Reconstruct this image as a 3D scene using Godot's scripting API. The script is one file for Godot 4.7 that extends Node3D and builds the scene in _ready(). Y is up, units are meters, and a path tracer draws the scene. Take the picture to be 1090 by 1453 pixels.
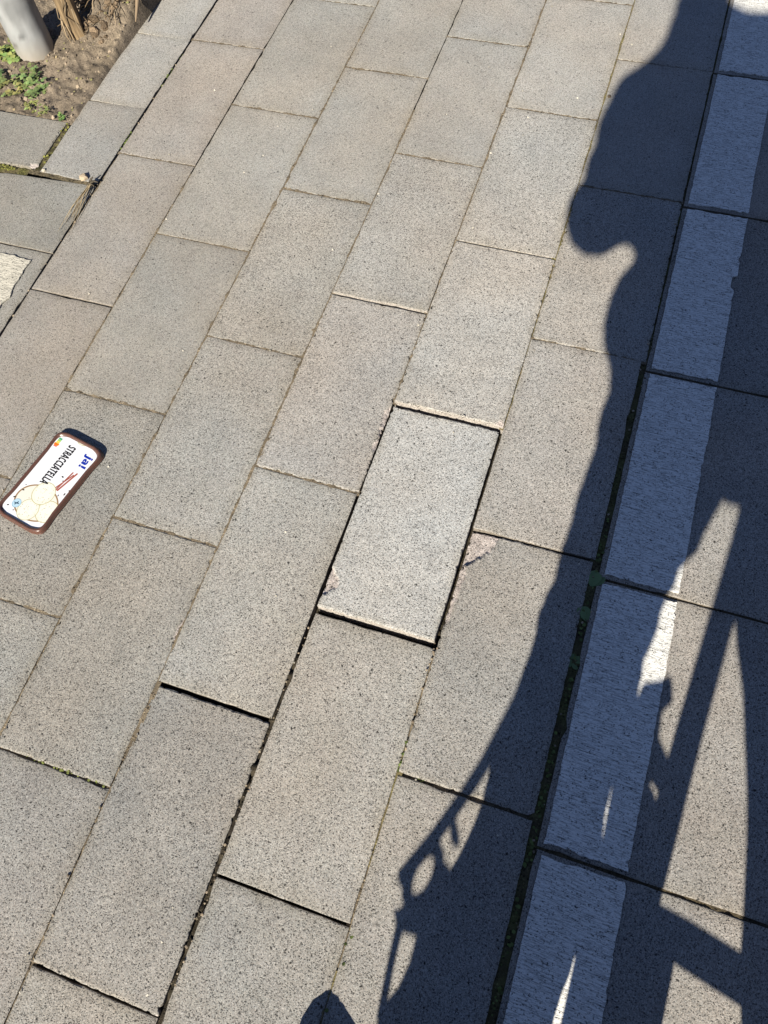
extends Node3D

# ------------------------------------------------------------------ set-up
const SUN_X := 0.04          # sideways drift of a shadow per metre of its length
const SUN_K := 1.58          # length of the shadow of a thing one metre high
const BODY_Z := 1.28

var rng := RandomNumberGenerator.new()
var wide := FastNoiseLite.new()
var fine := FastNoiseLite.new()
var used := {}

var m_slab: StandardMaterial3D
var m_smooth: StandardMaterial3D     # finer slabs, worn smoother
var m_paint: StandardMaterial3D
var m_plain: StandardMaterial3D      # vertex colour, rough
var m_soil: StandardMaterial3D
var m_leaf: StandardMaterial3D


func numbered(called: String, parent: Node) -> String:
	var key := str(parent.get_instance_id()) + called
	var n: int = used.get(key, 0)
	used[key] = n + 1
	return called if n == 0 else "%s_%03d" % [called, n]


func obj(called: String, mesh: Mesh, material: Material, parent: Node = self) -> MeshInstance3D:
	var o := MeshInstance3D.new()
	o.name = numbered(called, parent)
	o.mesh = mesh
	if material:
		o.material_override = material
	parent.add_child(o, true)
	return o


func root(called: String, at := Vector3.ZERO) -> Node3D:
	var o := Node3D.new()
	o.name = numbered(called, self)
	o.position = at
	add_child(o, true)
	return o


func tag(o: Node, label: String, category: String, group := "") -> void:
	o.set_meta("label", label)
	o.set_meta("category", category)
	if group:
		o.set_meta("group", group)


func rnd(a: float, b: float) -> float:
	return rng.randf_range(a, b)


# ------------------------------------------------------------------ mesh helpers
class Soup:
	var v := PackedVector3Array()
	var n := PackedVector3Array()
	var c := PackedColorArray()
	var t := PackedVector2Array()
	var i := PackedInt32Array()

	func vert(p: Vector3, col := Color.WHITE, uv := Vector2.ZERO) -> int:
		v.append(p)
		c.append(col)
		t.append(uv)
		return v.size() - 1

	func tri(a: int, b: int, d: int) -> void:
		i.append(a)
		i.append(b)
		i.append(d)

	func quad(a: int, b: int, d: int, e: int) -> void:
		tri(a, b, d)
		tri(a, d, e)

	func mesh(smooth := true) -> ArrayMesh:
		if not smooth:
			var v2 := PackedVector3Array()
			var c2 := PackedColorArray()
			var t2 := PackedVector2Array()
			var i2 := PackedInt32Array()
			for k in i.size():
				v2.append(v[i[k]])
				c2.append(c[i[k]])
				t2.append(t[i[k]])
				i2.append(k)
			v = v2
			c = c2
			t = t2
			i = i2
		n.resize(v.size())
		n.fill(Vector3.ZERO)
		for k in range(0, i.size(), 3):
			var f := (v[i[k + 2]] - v[i[k]]).cross(v[i[k + 1]] - v[i[k]])
			n[i[k]] += f
			n[i[k + 1]] += f
			n[i[k + 2]] += f
		for k in n.size():
			n[k] = n[k].normalized() if n[k].length_squared() > 0.0 else Vector3.UP
		var a := []
		a.resize(Mesh.ARRAY_MAX)
		a[Mesh.ARRAY_VERTEX] = v
		a[Mesh.ARRAY_NORMAL] = n
		a[Mesh.ARRAY_COLOR] = c
		a[Mesh.ARRAY_TEX_UV] = t
		a[Mesh.ARRAY_INDEX] = i
		var m := ArrayMesh.new()
		m.add_surface_from_arrays(Mesh.PRIMITIVE_TRIANGLES, a)
		return m

	# a tube through points with a radius each; closed at both ends
	func tube(pts: Array, radii: Array, sides: int, col: Color) -> void:
		var first := v.size()
		var side := Vector3.ZERO
		for k in pts.size():
			var d: Vector3 = (pts[mini(k + 1, pts.size() - 1)] - pts[maxi(k - 1, 0)]).normalized()
			if side == Vector3.ZERO:
				side = d.cross(Vector3.UP if absf(d.y) < 0.9 else Vector3.RIGHT).normalized()
			side = (side - d * side.dot(d)).normalized()
			var other := d.cross(side)
			for s in sides:
				var w := TAU * s / sides
				vert(pts[k] + (side * cos(w) + other * sin(w)) * radii[k], col, Vector2(float(s) / sides, k))
		for k in pts.size() - 1:
			for s in sides:
				var a := first + k * sides + s
				var b := first + k * sides + (s + 1) % sides
				quad(a, b, b + sides, a + sides)
		var e0 := vert(pts[0], col)
		var e1 := vert(pts[-1], col)
		var last := first + (pts.size() - 1) * sides
		for s in sides:
			tri(e0, first + (s + 1) % sides, first + s)
			tri(e1, last + s, last + (s + 1) % sides)

	# a box with softened upright corners, given by centre, half sizes and a basis
	func box(at: Vector3, half: Vector3, b: Basis, bevel: float, col: Color) -> void:
		var rings := [[-half.y, bevel], [-half.y + bevel, 0.0], [half.y - bevel, 0.0], [half.y, bevel]]
		var first := v.size()
		for r in rings:
			var x: float = half.x - r[1]
			var z: float = half.z - r[1]
			var q: float = bevel
			for p in [Vector2(x - q, z), Vector2(x, z - q), Vector2(x, -z + q), Vector2(x - q, -z), Vector2(-x + q, -z), Vector2(-x, -z + q), Vector2(-x, z - q), Vector2(-x + q, z)]:
				vert(at + b * Vector3(p.x, r[0], p.y), col, Vector2(p.x + p.y, r[0]))
		for k in 3:
			for s in 8:
				var a: int = first + k * 8 + s
				var d: int = first + k * 8 + (s + 1) % 8
				quad(a, a + 8, d + 8, d)
		for s in range(1, 7):
			tri(first, first + s, first + s + 1)
			tri(first + 24, first + 24 + s + 1, first + 24 + s)


# a body as a smooth union of tapered capsules, meshed by surface nets
class Flesh:
	var o: Vector3
	var h: float
	var nx: int
	var ny: int
	var nz: int
	var d := PackedFloat32Array()
	var near := PackedFloat32Array()
	var col := PackedInt32Array()
	var blend := 0.03

	func _init(lo: Vector3, hi: Vector3, cell: float, smooth: float) -> void:
		o = lo
		h = cell
		blend = smooth
		nx = int((hi.x - lo.x) / cell) + 2
		ny = int((hi.y - lo.y) / cell) + 2
		nz = int((hi.z - lo.z) / cell) + 2
		d.resize(nx * ny * nz)
		d.fill(1.0)
		near.resize(nx * ny * nz)
		near.fill(9.0)
		col.resize(nx * ny * nz)

	func bone(a: Vector3, b: Vector3, ra: float, rb: float, c: int, squash := Vector3.ONE) -> void:
		var m := maxf(ra, rb) * maxf(1.0, maxf(squash.x, squash.z)) + blend + 2.0 * h
		var lo := ((Vector3(minf(a.x, b.x), minf(a.y, b.y), minf(a.z, b.z)) - Vector3.ONE * m - o) / h).floor()
		var hi := ((Vector3(maxf(a.x, b.x), maxf(a.y, b.y), maxf(a.z, b.z)) + Vector3.ONE * m - o) / h).ceil()
		var ab := (b - a) / squash
		var l2 := maxf(ab.length_squared(), 1e-9)
		for z in range(maxi(0, int(lo.z)), mini(nz, int(hi.z))):
			for y in range(maxi(0, int(lo.y)), mini(ny, int(hi.y))):
				var k := (z * ny + y) * nx
				for x in range(maxi(0, int(lo.x)), mini(nx, int(hi.x))):
					var p := (o + Vector3(x, y, z) * h - a) / squash
					var t := clampf(p.dot(ab) / l2, 0.0, 1.0)
					var e := (p - ab * t).length() - lerpf(ra, rb, t)
					var at := k + x
					if e < near[at]:
						near[at] = e
						col[at] = c
					var f := d[at]
					var w := maxf(blend - absf(f - e), 0.0) / blend
					d[at] = minf(f, e) - w * w * blend * 0.25

	func into(s: Soup, colors: Array) -> void:
		var at := {}
		var off := PackedInt32Array([0, 1, nx, nx + 1, nx * ny, nx * ny + 1, nx * ny + nx, nx * ny + nx + 1])
		for z in nz - 1:
			for y in ny - 1:
				var base := (z * ny + y) * nx
				for x in nx - 1:
					var k := base + x
					var inside := 0
					for q in 8:
						if d[k + off[q]] < 0.0:
							inside += 1
					if inside == 0 or inside == 8:
						continue
					var sum := Vector3.ZERO
					var cnt := 0
					for q in 8:
						for bit in [1, 2, 4]:
							if q & bit:
								continue
							var f: float = d[k + off[q]]
							var g: float = d[k + off[q | bit]]
							if (f < 0.0) != (g < 0.0):
								var u: float = f / (f - g)
								var p := Vector3(q & 1, (q >> 1) & 1, (q >> 2) & 1)
								if bit == 1:
									p.x = u
								elif bit == 2:
									p.y = u
								else:
									p.z = u
								sum += p
								cnt += 1
					at[k] = s.vert(o + (Vector3(x, y, z) + sum / cnt) * h, colors[col[k]])
		for k in at:
			var f0: bool = d[k] < 0.0
			for e in [[1, nx, nx * ny], [nx, nx * ny, 1], [nx * ny, 1, nx]]:
				if k + e[0] >= d.size() or (d[k + e[0]] < 0.0) == f0:
					continue
				if at.has(k - e[1]) and at.has(k - e[2]) and at.has(k - e[1] - e[2]):
					if f0:
						s.quad(at[k], at[k - e[2]], at[k - e[1] - e[2]], at[k - e[1]])
					else:
						s.quad(at[k], at[k - e[1]], at[k - e[1] - e[2]], at[k - e[2]])


# ------------------------------------------------------------------ computed textures
func concrete_textures(amount: int, contrast: float, start: int) -> Array:
	var n := 1536
	var px := PackedByteArray()
	px.resize(n * n * 3)
	var hg := PackedByteArray()
	hg.resize(n * n)
	var r := RandomNumberGenerator.new()
	r.seed = start
	var cells := 96
	var blot := PackedFloat32Array()
	blot.resize(cells * cells)
	for k in blot.size():
		blot[k] = r.randf_range(-9.0, 9.0)
	var half := n / 2
	var grains := PackedFloat32Array()
	grains.resize(half * half)
	for k in grains.size():
		var e := r.randf_range(-1.0, 1.0)
		grains[k] = e * absf(e) * 46.0 * contrast
	for y in n:
		for x in n:
			var k := y * n + x
			var w := r.randi()
			var b: float = grains[((y + (w >> 20 & 1)) % n >> 1) * half + ((x + (w >> 21 & 1)) % n >> 1)]
			var g := 208.0 + b + float(w & 31) - 15.0
			var hue := float((w >> 8) & 15) - 7.5
			px[k * 3] = clampi(int(g + hue * 0.7), 0, 255)
			px[k * 3 + 1] = clampi(int(g - hue * 0.15), 0, 255)
			px[k * 3 + 2] = clampi(int(g - hue * 0.8), 0, 255)
			hg[k] = 150 + ((w >> 16) & 31)
	# dark pores and aggregate, pale grains
	for q in amount:
		var cx := r.randi_range(0, n - 1)
		var cy := r.randi_range(0, n - 1)
		var kind := r.randf()
		var rad := r.randf_range(0.5, 1.15)
		var val := r.randf_range(0.36, 0.72)
		var deep := r.randf_range(0.25, 0.6)
		if kind > 0.9935:
			rad = r.randf_range(1.4, 2.7)
			val = r.randf_range(0.36, 0.62)
			deep = 0.85
		elif kind > 0.80:
			rad = r.randf_range(0.6, 1.3)
			val = r.randf_range(1.1, 1.3)
			deep = 1.25
		elif kind > 0.70:
			rad = r.randf_range(0.9, 1.6)
			val = r.randf_range(0.6, 0.85)
			deep = 0.55
		var ang := r.randf() * PI
		var ca := cos(ang)
		var sa := sin(ang)
		var str_ := r.randf_range(1.0, 1.9)
		var e := int(ceil(rad * str_))
		for dy in range(-e, e + 1):
			for dx in range(-e, e + 1):
				var u := (dx * ca + dy * sa) / (rad * str_)
				var v := (-dx * sa + dy * ca) / rad
				var cover := clampf(1.35 - (u * u + v * v), 0.0, 1.0)
				if cover <= 0.0:
					continue
				var k := posmod(cy + dy, n) * n + posmod(cx + dx, n)
				var f := lerpf(1.0, lerpf(1.0, val, contrast), cover)
				for c in 3:
					px[k * 3 + c] = clampi(int(px[k * 3 + c] * f), 0, 255)
				hg[k] = clampi(int(hg[k] * lerpf(1.0, deep, cover)), 0, 255)
	var im := Image.create_from_data(n, n, false, Image.FORMAT_RGB8, px)
	var ih := Image.create_from_data(n, n, false, Image.FORMAT_L8, hg)
	return [ImageTexture.create_from_image(im), ImageTexture.create_from_image(ih)]


func paint_textures() -> Array:
	var n := 1024
	var r := RandomNumberGenerator.new()
	r.seed = 5
	var px := PackedByteArray()
	px.resize(n * n)
	for k in px.size():
		px[k] = 214 + (r.randi() & 31) - (14 if (k / n) % 9 < 2 else 0)
	for q in 46000:     # combed wear across the stripe, and small pores
		var cx := r.randi_range(0, n - 1)
		var cy := r.randi_range(0, n - 1)
		var streak := r.randf() < 0.62
		var lx := r.randi_range(4, 26) if streak else r.randi_range(1, 4)
		var ly := 1 if streak else r.randi_range(1, 3)
		var val := r.randf_range(0.7, 0.93) if streak else r.randf_range(0.5, 0.85)
		for dy in ly:
			for dx in lx:
				var k := posmod(cy + dy + (dx / 12), n) * n + posmod(cx + dx, n)
				px[k] = clampi(int(px[k] * val), 70, 255)
	var im := Image.create_from_data(n, n, false, Image.FORMAT_L8, px)
	im.convert(Image.FORMAT_RGB8)
	var ih := Image.create_from_data(n, n, false, Image.FORMAT_L8, px)
	return [ImageTexture.create_from_image(im), ImageTexture.create_from_image(ih)]


func soil_texture() -> Array:
	var n := 1024
	var r := RandomNumberGenerator.new()
	r.seed = 9
	var px := PackedByteArray()
	px.resize(n * n * 3)
	for k in n * n:
		var g := 170.0 + float(r.randi() & 63) - 31.0
		px[k * 3] = int(g)
		px[k * 3 + 1] = int(g * 0.97)
		px[k * 3 + 2] = int(g * 0.92)
	for q in 26000:
		var cx := r.randi_range(0, n - 1)
		var cy := r.randi_range(0, n - 1)
		var rad := r.randi_range(1, 3)
		var val := r.randf_range(0.55, 1.35)
		for dy in range(-rad, rad + 1):
			for dx in range(-rad, rad + 1):
				if dx * dx + dy * dy <= rad * rad:
					var k := posmod(cy + dy, n) * n + posmod(cx + dx, n)
					for c in 3:
						px[k * 3 + c] = clampi(int(px[k * 3 + c] * val), 30, 255)
	var im := Image.create_from_data(n, n, false, Image.FORMAT_RGB8, px)
	var ih: Image = im.duplicate()
	ih.convert(Image.FORMAT_L8)
	return [ImageTexture.create_from_image(im), ImageTexture.create_from_image(ih)]


# the flat print of the label on the lid: length 0.162 m, width 0.105 m
func print_texture() -> ImageTexture:
	var w := 640
	var hgt := 416
	var s := 640.0 / 0.162
	var im := Image.create(w, hgt, false, Image.FORMAT_RGB8)
	im.fill(Color(0.96, 0.965, 0.97))
	var r := RandomNumberGenerator.new()
	r.seed = 31
	# wooden bowl rim behind the scoops
	paint_ring(im, Vector2(0.775 * w, hgt * (1.0 - 0.56)), Vector2(0.205 * w, 0.43 * hgt), 0.90, Color(0.62, 0.5, 0.36))
	paint_ring(im, Vector2(0.775 * w, hgt * (1.0 - 0.56)), Vector2(0.19 * w, 0.40 * hgt), 0.0, Color(0.93, 0.92, 0.86))
	# two rolled wafers
	for k in [[0.30, 0.84, 0.55, 0.74, 7.0], [0.31, 0.76, 0.58, 0.70, 6.0], [0.33, 0.80, 0.56, 0.66, 5.0]]:
		paint_line(im, Vector2(k[0] * w, hgt * (1.0 - k[1])), Vector2(k[2] * w, hgt * (1.0 - k[3])), k[4], Color(0.72, 0.42, 0.36))
		paint_line(im, Vector2(k[0] * w, hgt * (1.0 - k[1]) + 2), Vector2(k[2] * w, hgt * (1.0 - k[3]) + 2), 2.0, Color(0.5, 0.26, 0.22))
	for b in [[0.80, 0.85, 0.021], [0.875, 0.52, 0.0205], [0.65, 0.56, 0.022]]:
		var c := Vector2(b[0] * w, hgt * (1.0 - b[1]))
		var rr: float = b[2] * s
		paint_ring(im, c, Vector2(rr, rr), 0.0, Color(0.74, 0.71, 0.50))
		paint_ring(im, c, Vector2(rr * 0.95, rr * 0.95), 0.0, Color(0.95, 0.945, 0.87))
		paint_ring(im, c + Vector2(-4, 4), Vector2(rr * 0.72, rr * 0.72), 0.0, Color(0.97, 0.965, 0.9))
		for q in 26:
			var p := c + Vector2(rr * sqrt(r.randf()) * 0.9, 0).rotated(r.randf() * TAU)
			paint_line(im, p, p + Vector2(r.randf_range(2, 7), 0).rotated(r.randf() * TAU), r.randf_range(0.8, 1.6), Color(0.55, 0.5, 0.36))
	# swirls in the ice cream and crumbs round the bowl
	for q in 90:
		var p := Vector2(r.randf_range(0.52, 0.98) * w, r.randf_range(0.05, 0.95) * hgt)
		var d := Vector2(r.randf_range(3, 9), 0).rotated(r.randf() * TAU)
		if p.distance_to(Vector2(0.775 * w, 0.44 * hgt)) < 118.0:
			paint_line(im, p, p + d, r.randf_range(0.6, 1.5), Color(0.82, 0.78, 0.58) if r.randf() < 0.75 else Color(0.5, 0.42, 0.3))
	# chocolate flakes
	for f in [[0.40, 0.66, 9], [0.44, 0.7, 6], [0.56, 0.90, 9], [0.6, 0.82, 7], [0.72, 0.18, 8], [0.83, 0.13, 9], [0.93, 0.15, 8], [0.66, 0.16, 5], [0.95, 0.3, 6], [0.5, 0.93, 6], [0.62, 0.95, 5]]:
		var p := Vector2(f[0] * w, hgt * (1.0 - f[1]))
		paint_line(im, p, p + Vector2(f[2], 0).rotated(r.randf() * TAU), f[2] * 0.55, Color(0.2, 0.17, 0.16))
	# pale blue roundel with a dark mark
	paint_ring(im, Vector2(0.873 * w, hgt * 0.745), Vector2(34, 34), 0.0, Color(0.74, 0.86, 0.92))
	paint_ring(im, Vector2(0.873 * w, hgt * 0.745), Vector2(34, 34), 0.9, Color(0.5, 0.68, 0.78))
	paint_line(im, Vector2(0.855 * w, hgt * 0.73), Vector2(0.892 * w, hgt * 0.76), 4.0, Color(0.16, 0.28, 0.36))
	paint_line(im, Vector2(0.87 * w, hgt * 0.70), Vector2(0.876 * w, hgt * 0.79), 3.0, Color(0.16, 0.28, 0.36))
	# five-step nutrition grades
	var grade := [Color(0.1, 0.55, 0.3), Color(0.5, 0.75, 0.2), Color(0.98, 0.8, 0.1), Color(0.93, 0.52, 0.12), Color(0.88, 0.28, 0.15)]
	for k in 5:
		im.fill_rect(Rect2i(int(0.032 * w) + k * 15, int(hgt * 0.855), 14, 30), grade[k].lerp(Color.WHITE, 0.25))
	im.fill_rect(Rect2i(int(0.032 * w) + 45, int(hgt * 0.84), 17, 42), grade[3])
	# a faint line of small print
	for k in 9:
		im.fill_rect(Rect2i(int(0.2 * w) + k * 9, int(hgt * 0.90), 6, 4), Color(0.75, 0.77, 0.79))
	for k in 7:
		im.fill_rect(Rect2i(int(0.25 * w) + k * 9, int(hgt * 0.34), 6, 4), Color(0.82, 0.83, 0.86))
	return ImageTexture.create_from_image(im)


func paint_ring(im: Image, c: Vector2, rad: Vector2, inner: float, col: Color) -> void:
	for y in range(maxi(0, int(c.y - rad.y)), mini(im.get_height(), int(c.y + rad.y) + 1)):
		for x in range(maxi(0, int(c.x - rad.x)), mini(im.get_width(), int(c.x + rad.x) + 1)):
			var q := Vector2((x - c.x) / rad.x, (y - c.y) / rad.y).length()
			if q <= 1.0 and q >= inner:
				im.set_pixel(x, y, col)


func paint_line(im: Image, a: Vector2, b: Vector2, r: float, col: Color) -> void:
	var lo := Vector2(minf(a.x, b.x) - r, minf(a.y, b.y) - r)
	var hi := Vector2(maxf(a.x, b.x) + r, maxf(a.y, b.y) + r)
	for y in range(maxi(0, int(lo.y)), mini(im.get_height(), int(hi.y) + 1)):
		for x in range(maxi(0, int(lo.x)), mini(im.get_width(), int(hi.x) + 1)):
			if Geometry2D.get_closest_point_to_segment(Vector2(x, y), a, b).distance_to(Vector2(x, y)) <= r:
				im.set_pixel(x, y, col)


func lit(rough: float, vertex := true) -> StandardMaterial3D:
	var m := StandardMaterial3D.new()
	m.vertex_color_use_as_albedo = vertex
	m.roughness = rough
	m.metallic_specular = 0.35
	return m


func make_materials() -> void:
	var c := concrete_textures(125000, 1.05, 77)
	m_slab = lit(0.88)
	m_slab.albedo_texture = c[0]
	m_slab.heightmap_enabled = true
	m_slab.heightmap_texture = c[1]
	m_slab.heightmap_scale = 0.11
	m_slab.uv1_scale = Vector3(1.0 / 0.84, 1.0 / 0.84, 1.0)
	c = concrete_textures(90000, 0.8, 41)
	m_smooth = m_slab.duplicate()
	m_smooth.albedo_texture = c[0]
	m_smooth.heightmap_texture = c[1]
	m_smooth.heightmap_scale = 0.075
	var p := paint_textures()
	m_paint = lit(0.7)
	m_paint.albedo_texture = p[0]
	m_paint.heightmap_enabled = true
	m_paint.heightmap_texture = p[1]
	m_paint.heightmap_scale = 0.09
	m_paint.uv1_scale = Vector3(1.0 / 0.55, 1.0 / 0.55, 1.0)
	m_plain = lit(0.85)
	var s := soil_texture()
	m_soil = lit(0.95)
	m_soil.albedo_texture = s[0]
	m_soil.heightmap_enabled = true
	m_soil.heightmap_texture = s[1]
	m_soil.heightmap_scale = 0.25
	m_soil.uv1_triplanar = true
	m_soil.uv1_world_triplanar = true
	m_soil.uv1_scale = Vector3.ONE * 2.2
	m_leaf = lit(0.55)
	m_leaf.backlight_enabled = true
	m_leaf.backlight = Color(0.25, 0.32, 0.08)
	m_leaf.cull_mode = BaseMaterial3D.CULL_DISABLED


# ------------------------------------------------------------------ paving
# a chip: [centre x, centre z, reach x, reach z, turn, depth]
func chipped(x: float, z: float, chips: Array) -> float:
	var deep := 0.0
	for c in chips:
		if c[0] is PackedVector2Array:
			var jag := Vector2(wide.get_noise_2d(x * 150.0, z * 150.0), wide.get_noise_2d(x * 150.0 + 50.0, z * 150.0)) * 0.004
			if Geometry2D.is_point_in_polygon(Vector2(x, z) + jag, c[0]):
				deep = maxf(deep, c[1] + c[2] * (c[3] - x) / 0.04)
			continue
		var p := Vector2(x - c[0], z - c[1]).rotated(-c[4])
		var q := Vector2(p.x / c[2], p.y / c[3]).length() + 0.30 * wide.get_noise_2d(x * 120.0, z * 120.0)
		if q < 1.0:
			deep = maxf(deep, c[5] * (0.22 + 0.78 * (1.0 - q)))
	return deep


# corners: far left, far right, near left, near right (x, height, z)
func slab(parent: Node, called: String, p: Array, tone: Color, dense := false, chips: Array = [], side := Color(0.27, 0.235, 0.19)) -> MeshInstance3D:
	var s := Soup.new()
	var wx: float = (p[1] - p[0]).length()
	var wz: float = (p[2] - p[0]).length()
	var step := 0.0024 if dense else 0.016
	var us := [0.0, 0.0022 / wx]
	var vs := [0.0, 0.0022 / wz]
	for k in range(1, int(wx / step)):
		us.append(k * step / wx)
	us.append_array([1.0 - 0.0022 / wx, 1.0])
	for k in range(1, int(wz / step)):
		vs.append(k * step / wz)
	vs.append_array([1.0 - 0.0022 / wz, 1.0])
	var origin := Vector2(rnd(0, 9), rnd(0, 9))
	var half_turn := rng.randf() < 0.5
	var nu := us.size()
	var nv := vs.size()
	var rim := []
	for j in nv:
		for i in nu:
			var u: float = us[i]
			var v: float = vs[j]
			var q: Vector3 = (p[0] as Vector3).lerp(p[1], u).lerp((p[2] as Vector3).lerp(p[3], u), v)
			var edge_u := i == 0 or i == nu - 1
			var edge_v := j == 0 or j == nv - 1
			var ragged := fine.get_noise_2d(q.x * 3.0 + 50.0, q.z * 3.0)
			var ragged2 := fine.get_noise_2d(q.x * 0.7 + 9.0, q.z * 0.7 - 50.0)
			if edge_u or edge_v:
				q.y -= 0.0011 + 0.0012 * maxf(0.0, ragged)
			var inset := 0.0008 * ragged + 0.0008 * ragged2 + maxf(0.0, ragged - 0.36) * 0.009
			if i <= 1 or i >= nu - 2:
				q.x += inset * (1.0 if i <= 1 else -1.0)
			if j <= 1 or j >= nv - 2:
				q.z += inset * (1.0 if j <= 1 else -1.0)
			q.y += 0.0005 * wide.get_noise_2d(q.x * 40.0, q.z * 40.0)
			var c := tone
			var stain := wide.get_noise_2d(q.x * 4.0, q.z * 4.0)
			var warm := wide.get_noise_2d(q.x * 7.0 + 300.0, q.z * 7.0)
			var patch := wide.get_noise_2d(q.x * 22.0, q.z * 22.0 + 90.0)
			var f := 1.0 + 0.13 * stain + 0.10 * patch
			c = Color(c.r * f * (1.0 + 0.05 * warm), c.g * f, c.b * f * (1.0 - 0.05 * warm))
			var near_edge := minf(minf(u, 1.0 - u) * wx, minf(v, 1.0 - v) * wz)
			var grime := clampf(1.0 - near_edge / 0.014, 0.0, 1.0) * (0.55 + 0.6 * ragged2)
			c = c.lerp(Color(c.r * 0.78, c.g * 0.72, c.b * 0.60), clampf(grime, 0.0, 1.0) * 0.55)
			if chips:
				var deep := chipped(q.x, q.z, chips)
				if deep > 0.0:
					q.y -= deep + 0.0007 * wide.get_noise_2d(q.x * 160.0, q.z * 160.0)
					c = Color(0.62, 0.545, 0.495) * (0.92 + 0.3 * wide.get_noise_2d(q.x * 110.0, q.z * 110.0))
			c.a = 1.0
			var uv := Vector2(q.x, q.z)
			if half_turn:
				uv = -uv
			s.vert(q, c, uv + origin)
	for j in nv - 1:
		for i in nu - 1:
			var a := j * nu + i
			s.quad(a, a + 1, a + nu + 1, a + nu)
	# the cut sides
	for i in nu:
		rim.append(i)
	for j in range(1, nv):
		rim.append(j * nu + nu - 1)
	for i in range(nu - 2, -1, -1):
		rim.append((nv - 1) * nu + i)
	for j in range(nv - 2, 0, -1):
		rim.append(j * nu)
	var top := []
	var low := []
	for k in rim:
		var q: Vector3 = s.v[k]
		var cc := side
		top.append(s.vert(q, cc, Vector2(q.x + q.z, q.y) + origin))
		low.append(s.vert(q + Vector3(0, -0.05, 0), cc, Vector2(q.x + q.z, q.y - 0.05) + origin))
	for k in rim.size():
		var e := (k + 1) % rim.size()
		s.quad(top[k], low[k], low[e], top[e])
	var mid: Vector3 = (p[0] + p[3]) * 0.5
	return obj(called, s.mesh(), m_smooth if mid.x < -0.2 - 0.35 * (mid.z - 0.2) or mid.z < -0.45 else m_slab, parent)


# sand (or moss, or earth) that fills a joint, its surface rising and sinking
func joint(s: Soup, a: Vector2, b: Vector2, width: float, depth: float, rough: float, tones: Array) -> void:
	var d := b - a
	var n := int(d.length() / 0.006) + 1
	var side := Vector2(-d.y, d.x).normalized() * (width * 0.5 + 0.004)
	var last := []
	for k in n + 1:
		var q := a + d * (float(k) / n)
		var e := fine.get_noise_2d(q.x * 2.2, q.y * 2.2) + 0.6 * wide.get_noise_2d(q.x * 60.0, q.y * 60.0)
		var row := []
		for w in 3:
			var g := q + side * (w - 1.0)
			var y := -depth + rough * e + rnd(-0.0007, 0.0007)
			var c: Color = (tones[0] as Color).lerp(tones[1], clampf(0.5 + 0.9 * wide.get_noise_2d(g.x * 50.0 + 70.0, g.y * 50.0), 0.0, 1.0)) * rnd(0.75, 1.2)
			c.a = 1.0
			row.append(s.vert(Vector3(g.x, minf(y, -0.0004), g.y), c, g))
		if last:
			s.quad(last[0], last[1], row[1], row[0])
			s.quad(last[1], last[2], row[2], row[1])
		last = row


func sheet(outline: PackedVector2Array, y: float, thick: float, tone: Color) -> ArrayMesh:
	var s := Soup.new()
	var idx := Geometry2D.triangulate_polygon(outline)
	var ccw := Geometry2D.is_polygon_clockwise(outline)
	for p in outline:
		s.vert(Vector3(p.x, y, p.y), tone, p)
	for k in range(0, idx.size(), 3):
		var a := outline[idx[k]]
		var b := outline[idx[k + 1]]
		var c := outline[idx[k + 2]]
		if (b - a).cross(c - a) > 0.0:
			s.tri(idx[k], idx[k + 1], idx[k + 2])
		else:
			s.tri(idx[k], idx[k + 2], idx[k + 1])
	var n := outline.size()
	for k in n:
		var p := outline[k]
		var q := outline[(k + 1) % n]
		var a := s.vert(Vector3(p.x, y, p.y), tone, p)
		var b := s.vert(Vector3(q.x, y, q.y), tone, q)
		var c := s.vert(Vector3(q.x, y - thick, q.y), tone, q)
		var d := s.vert(Vector3(p.x, y - thick, p.y), tone, p)
		if ccw:
			s.quad(a, b, c, d)
		else:
			s.quad(a, d, c, b)
	return s.mesh()


const LINES := [-0.596, -0.414, -0.2, 0.0005, 0.1955, 0.397, 0.5965]
const STARTS := [-0.271, -0.071, -0.254, -0.410, -0.201, -0.406]
const PITCH := [0.402, 0.4045, 0.401, 0.3985, 0.402, 0.402]


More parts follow.
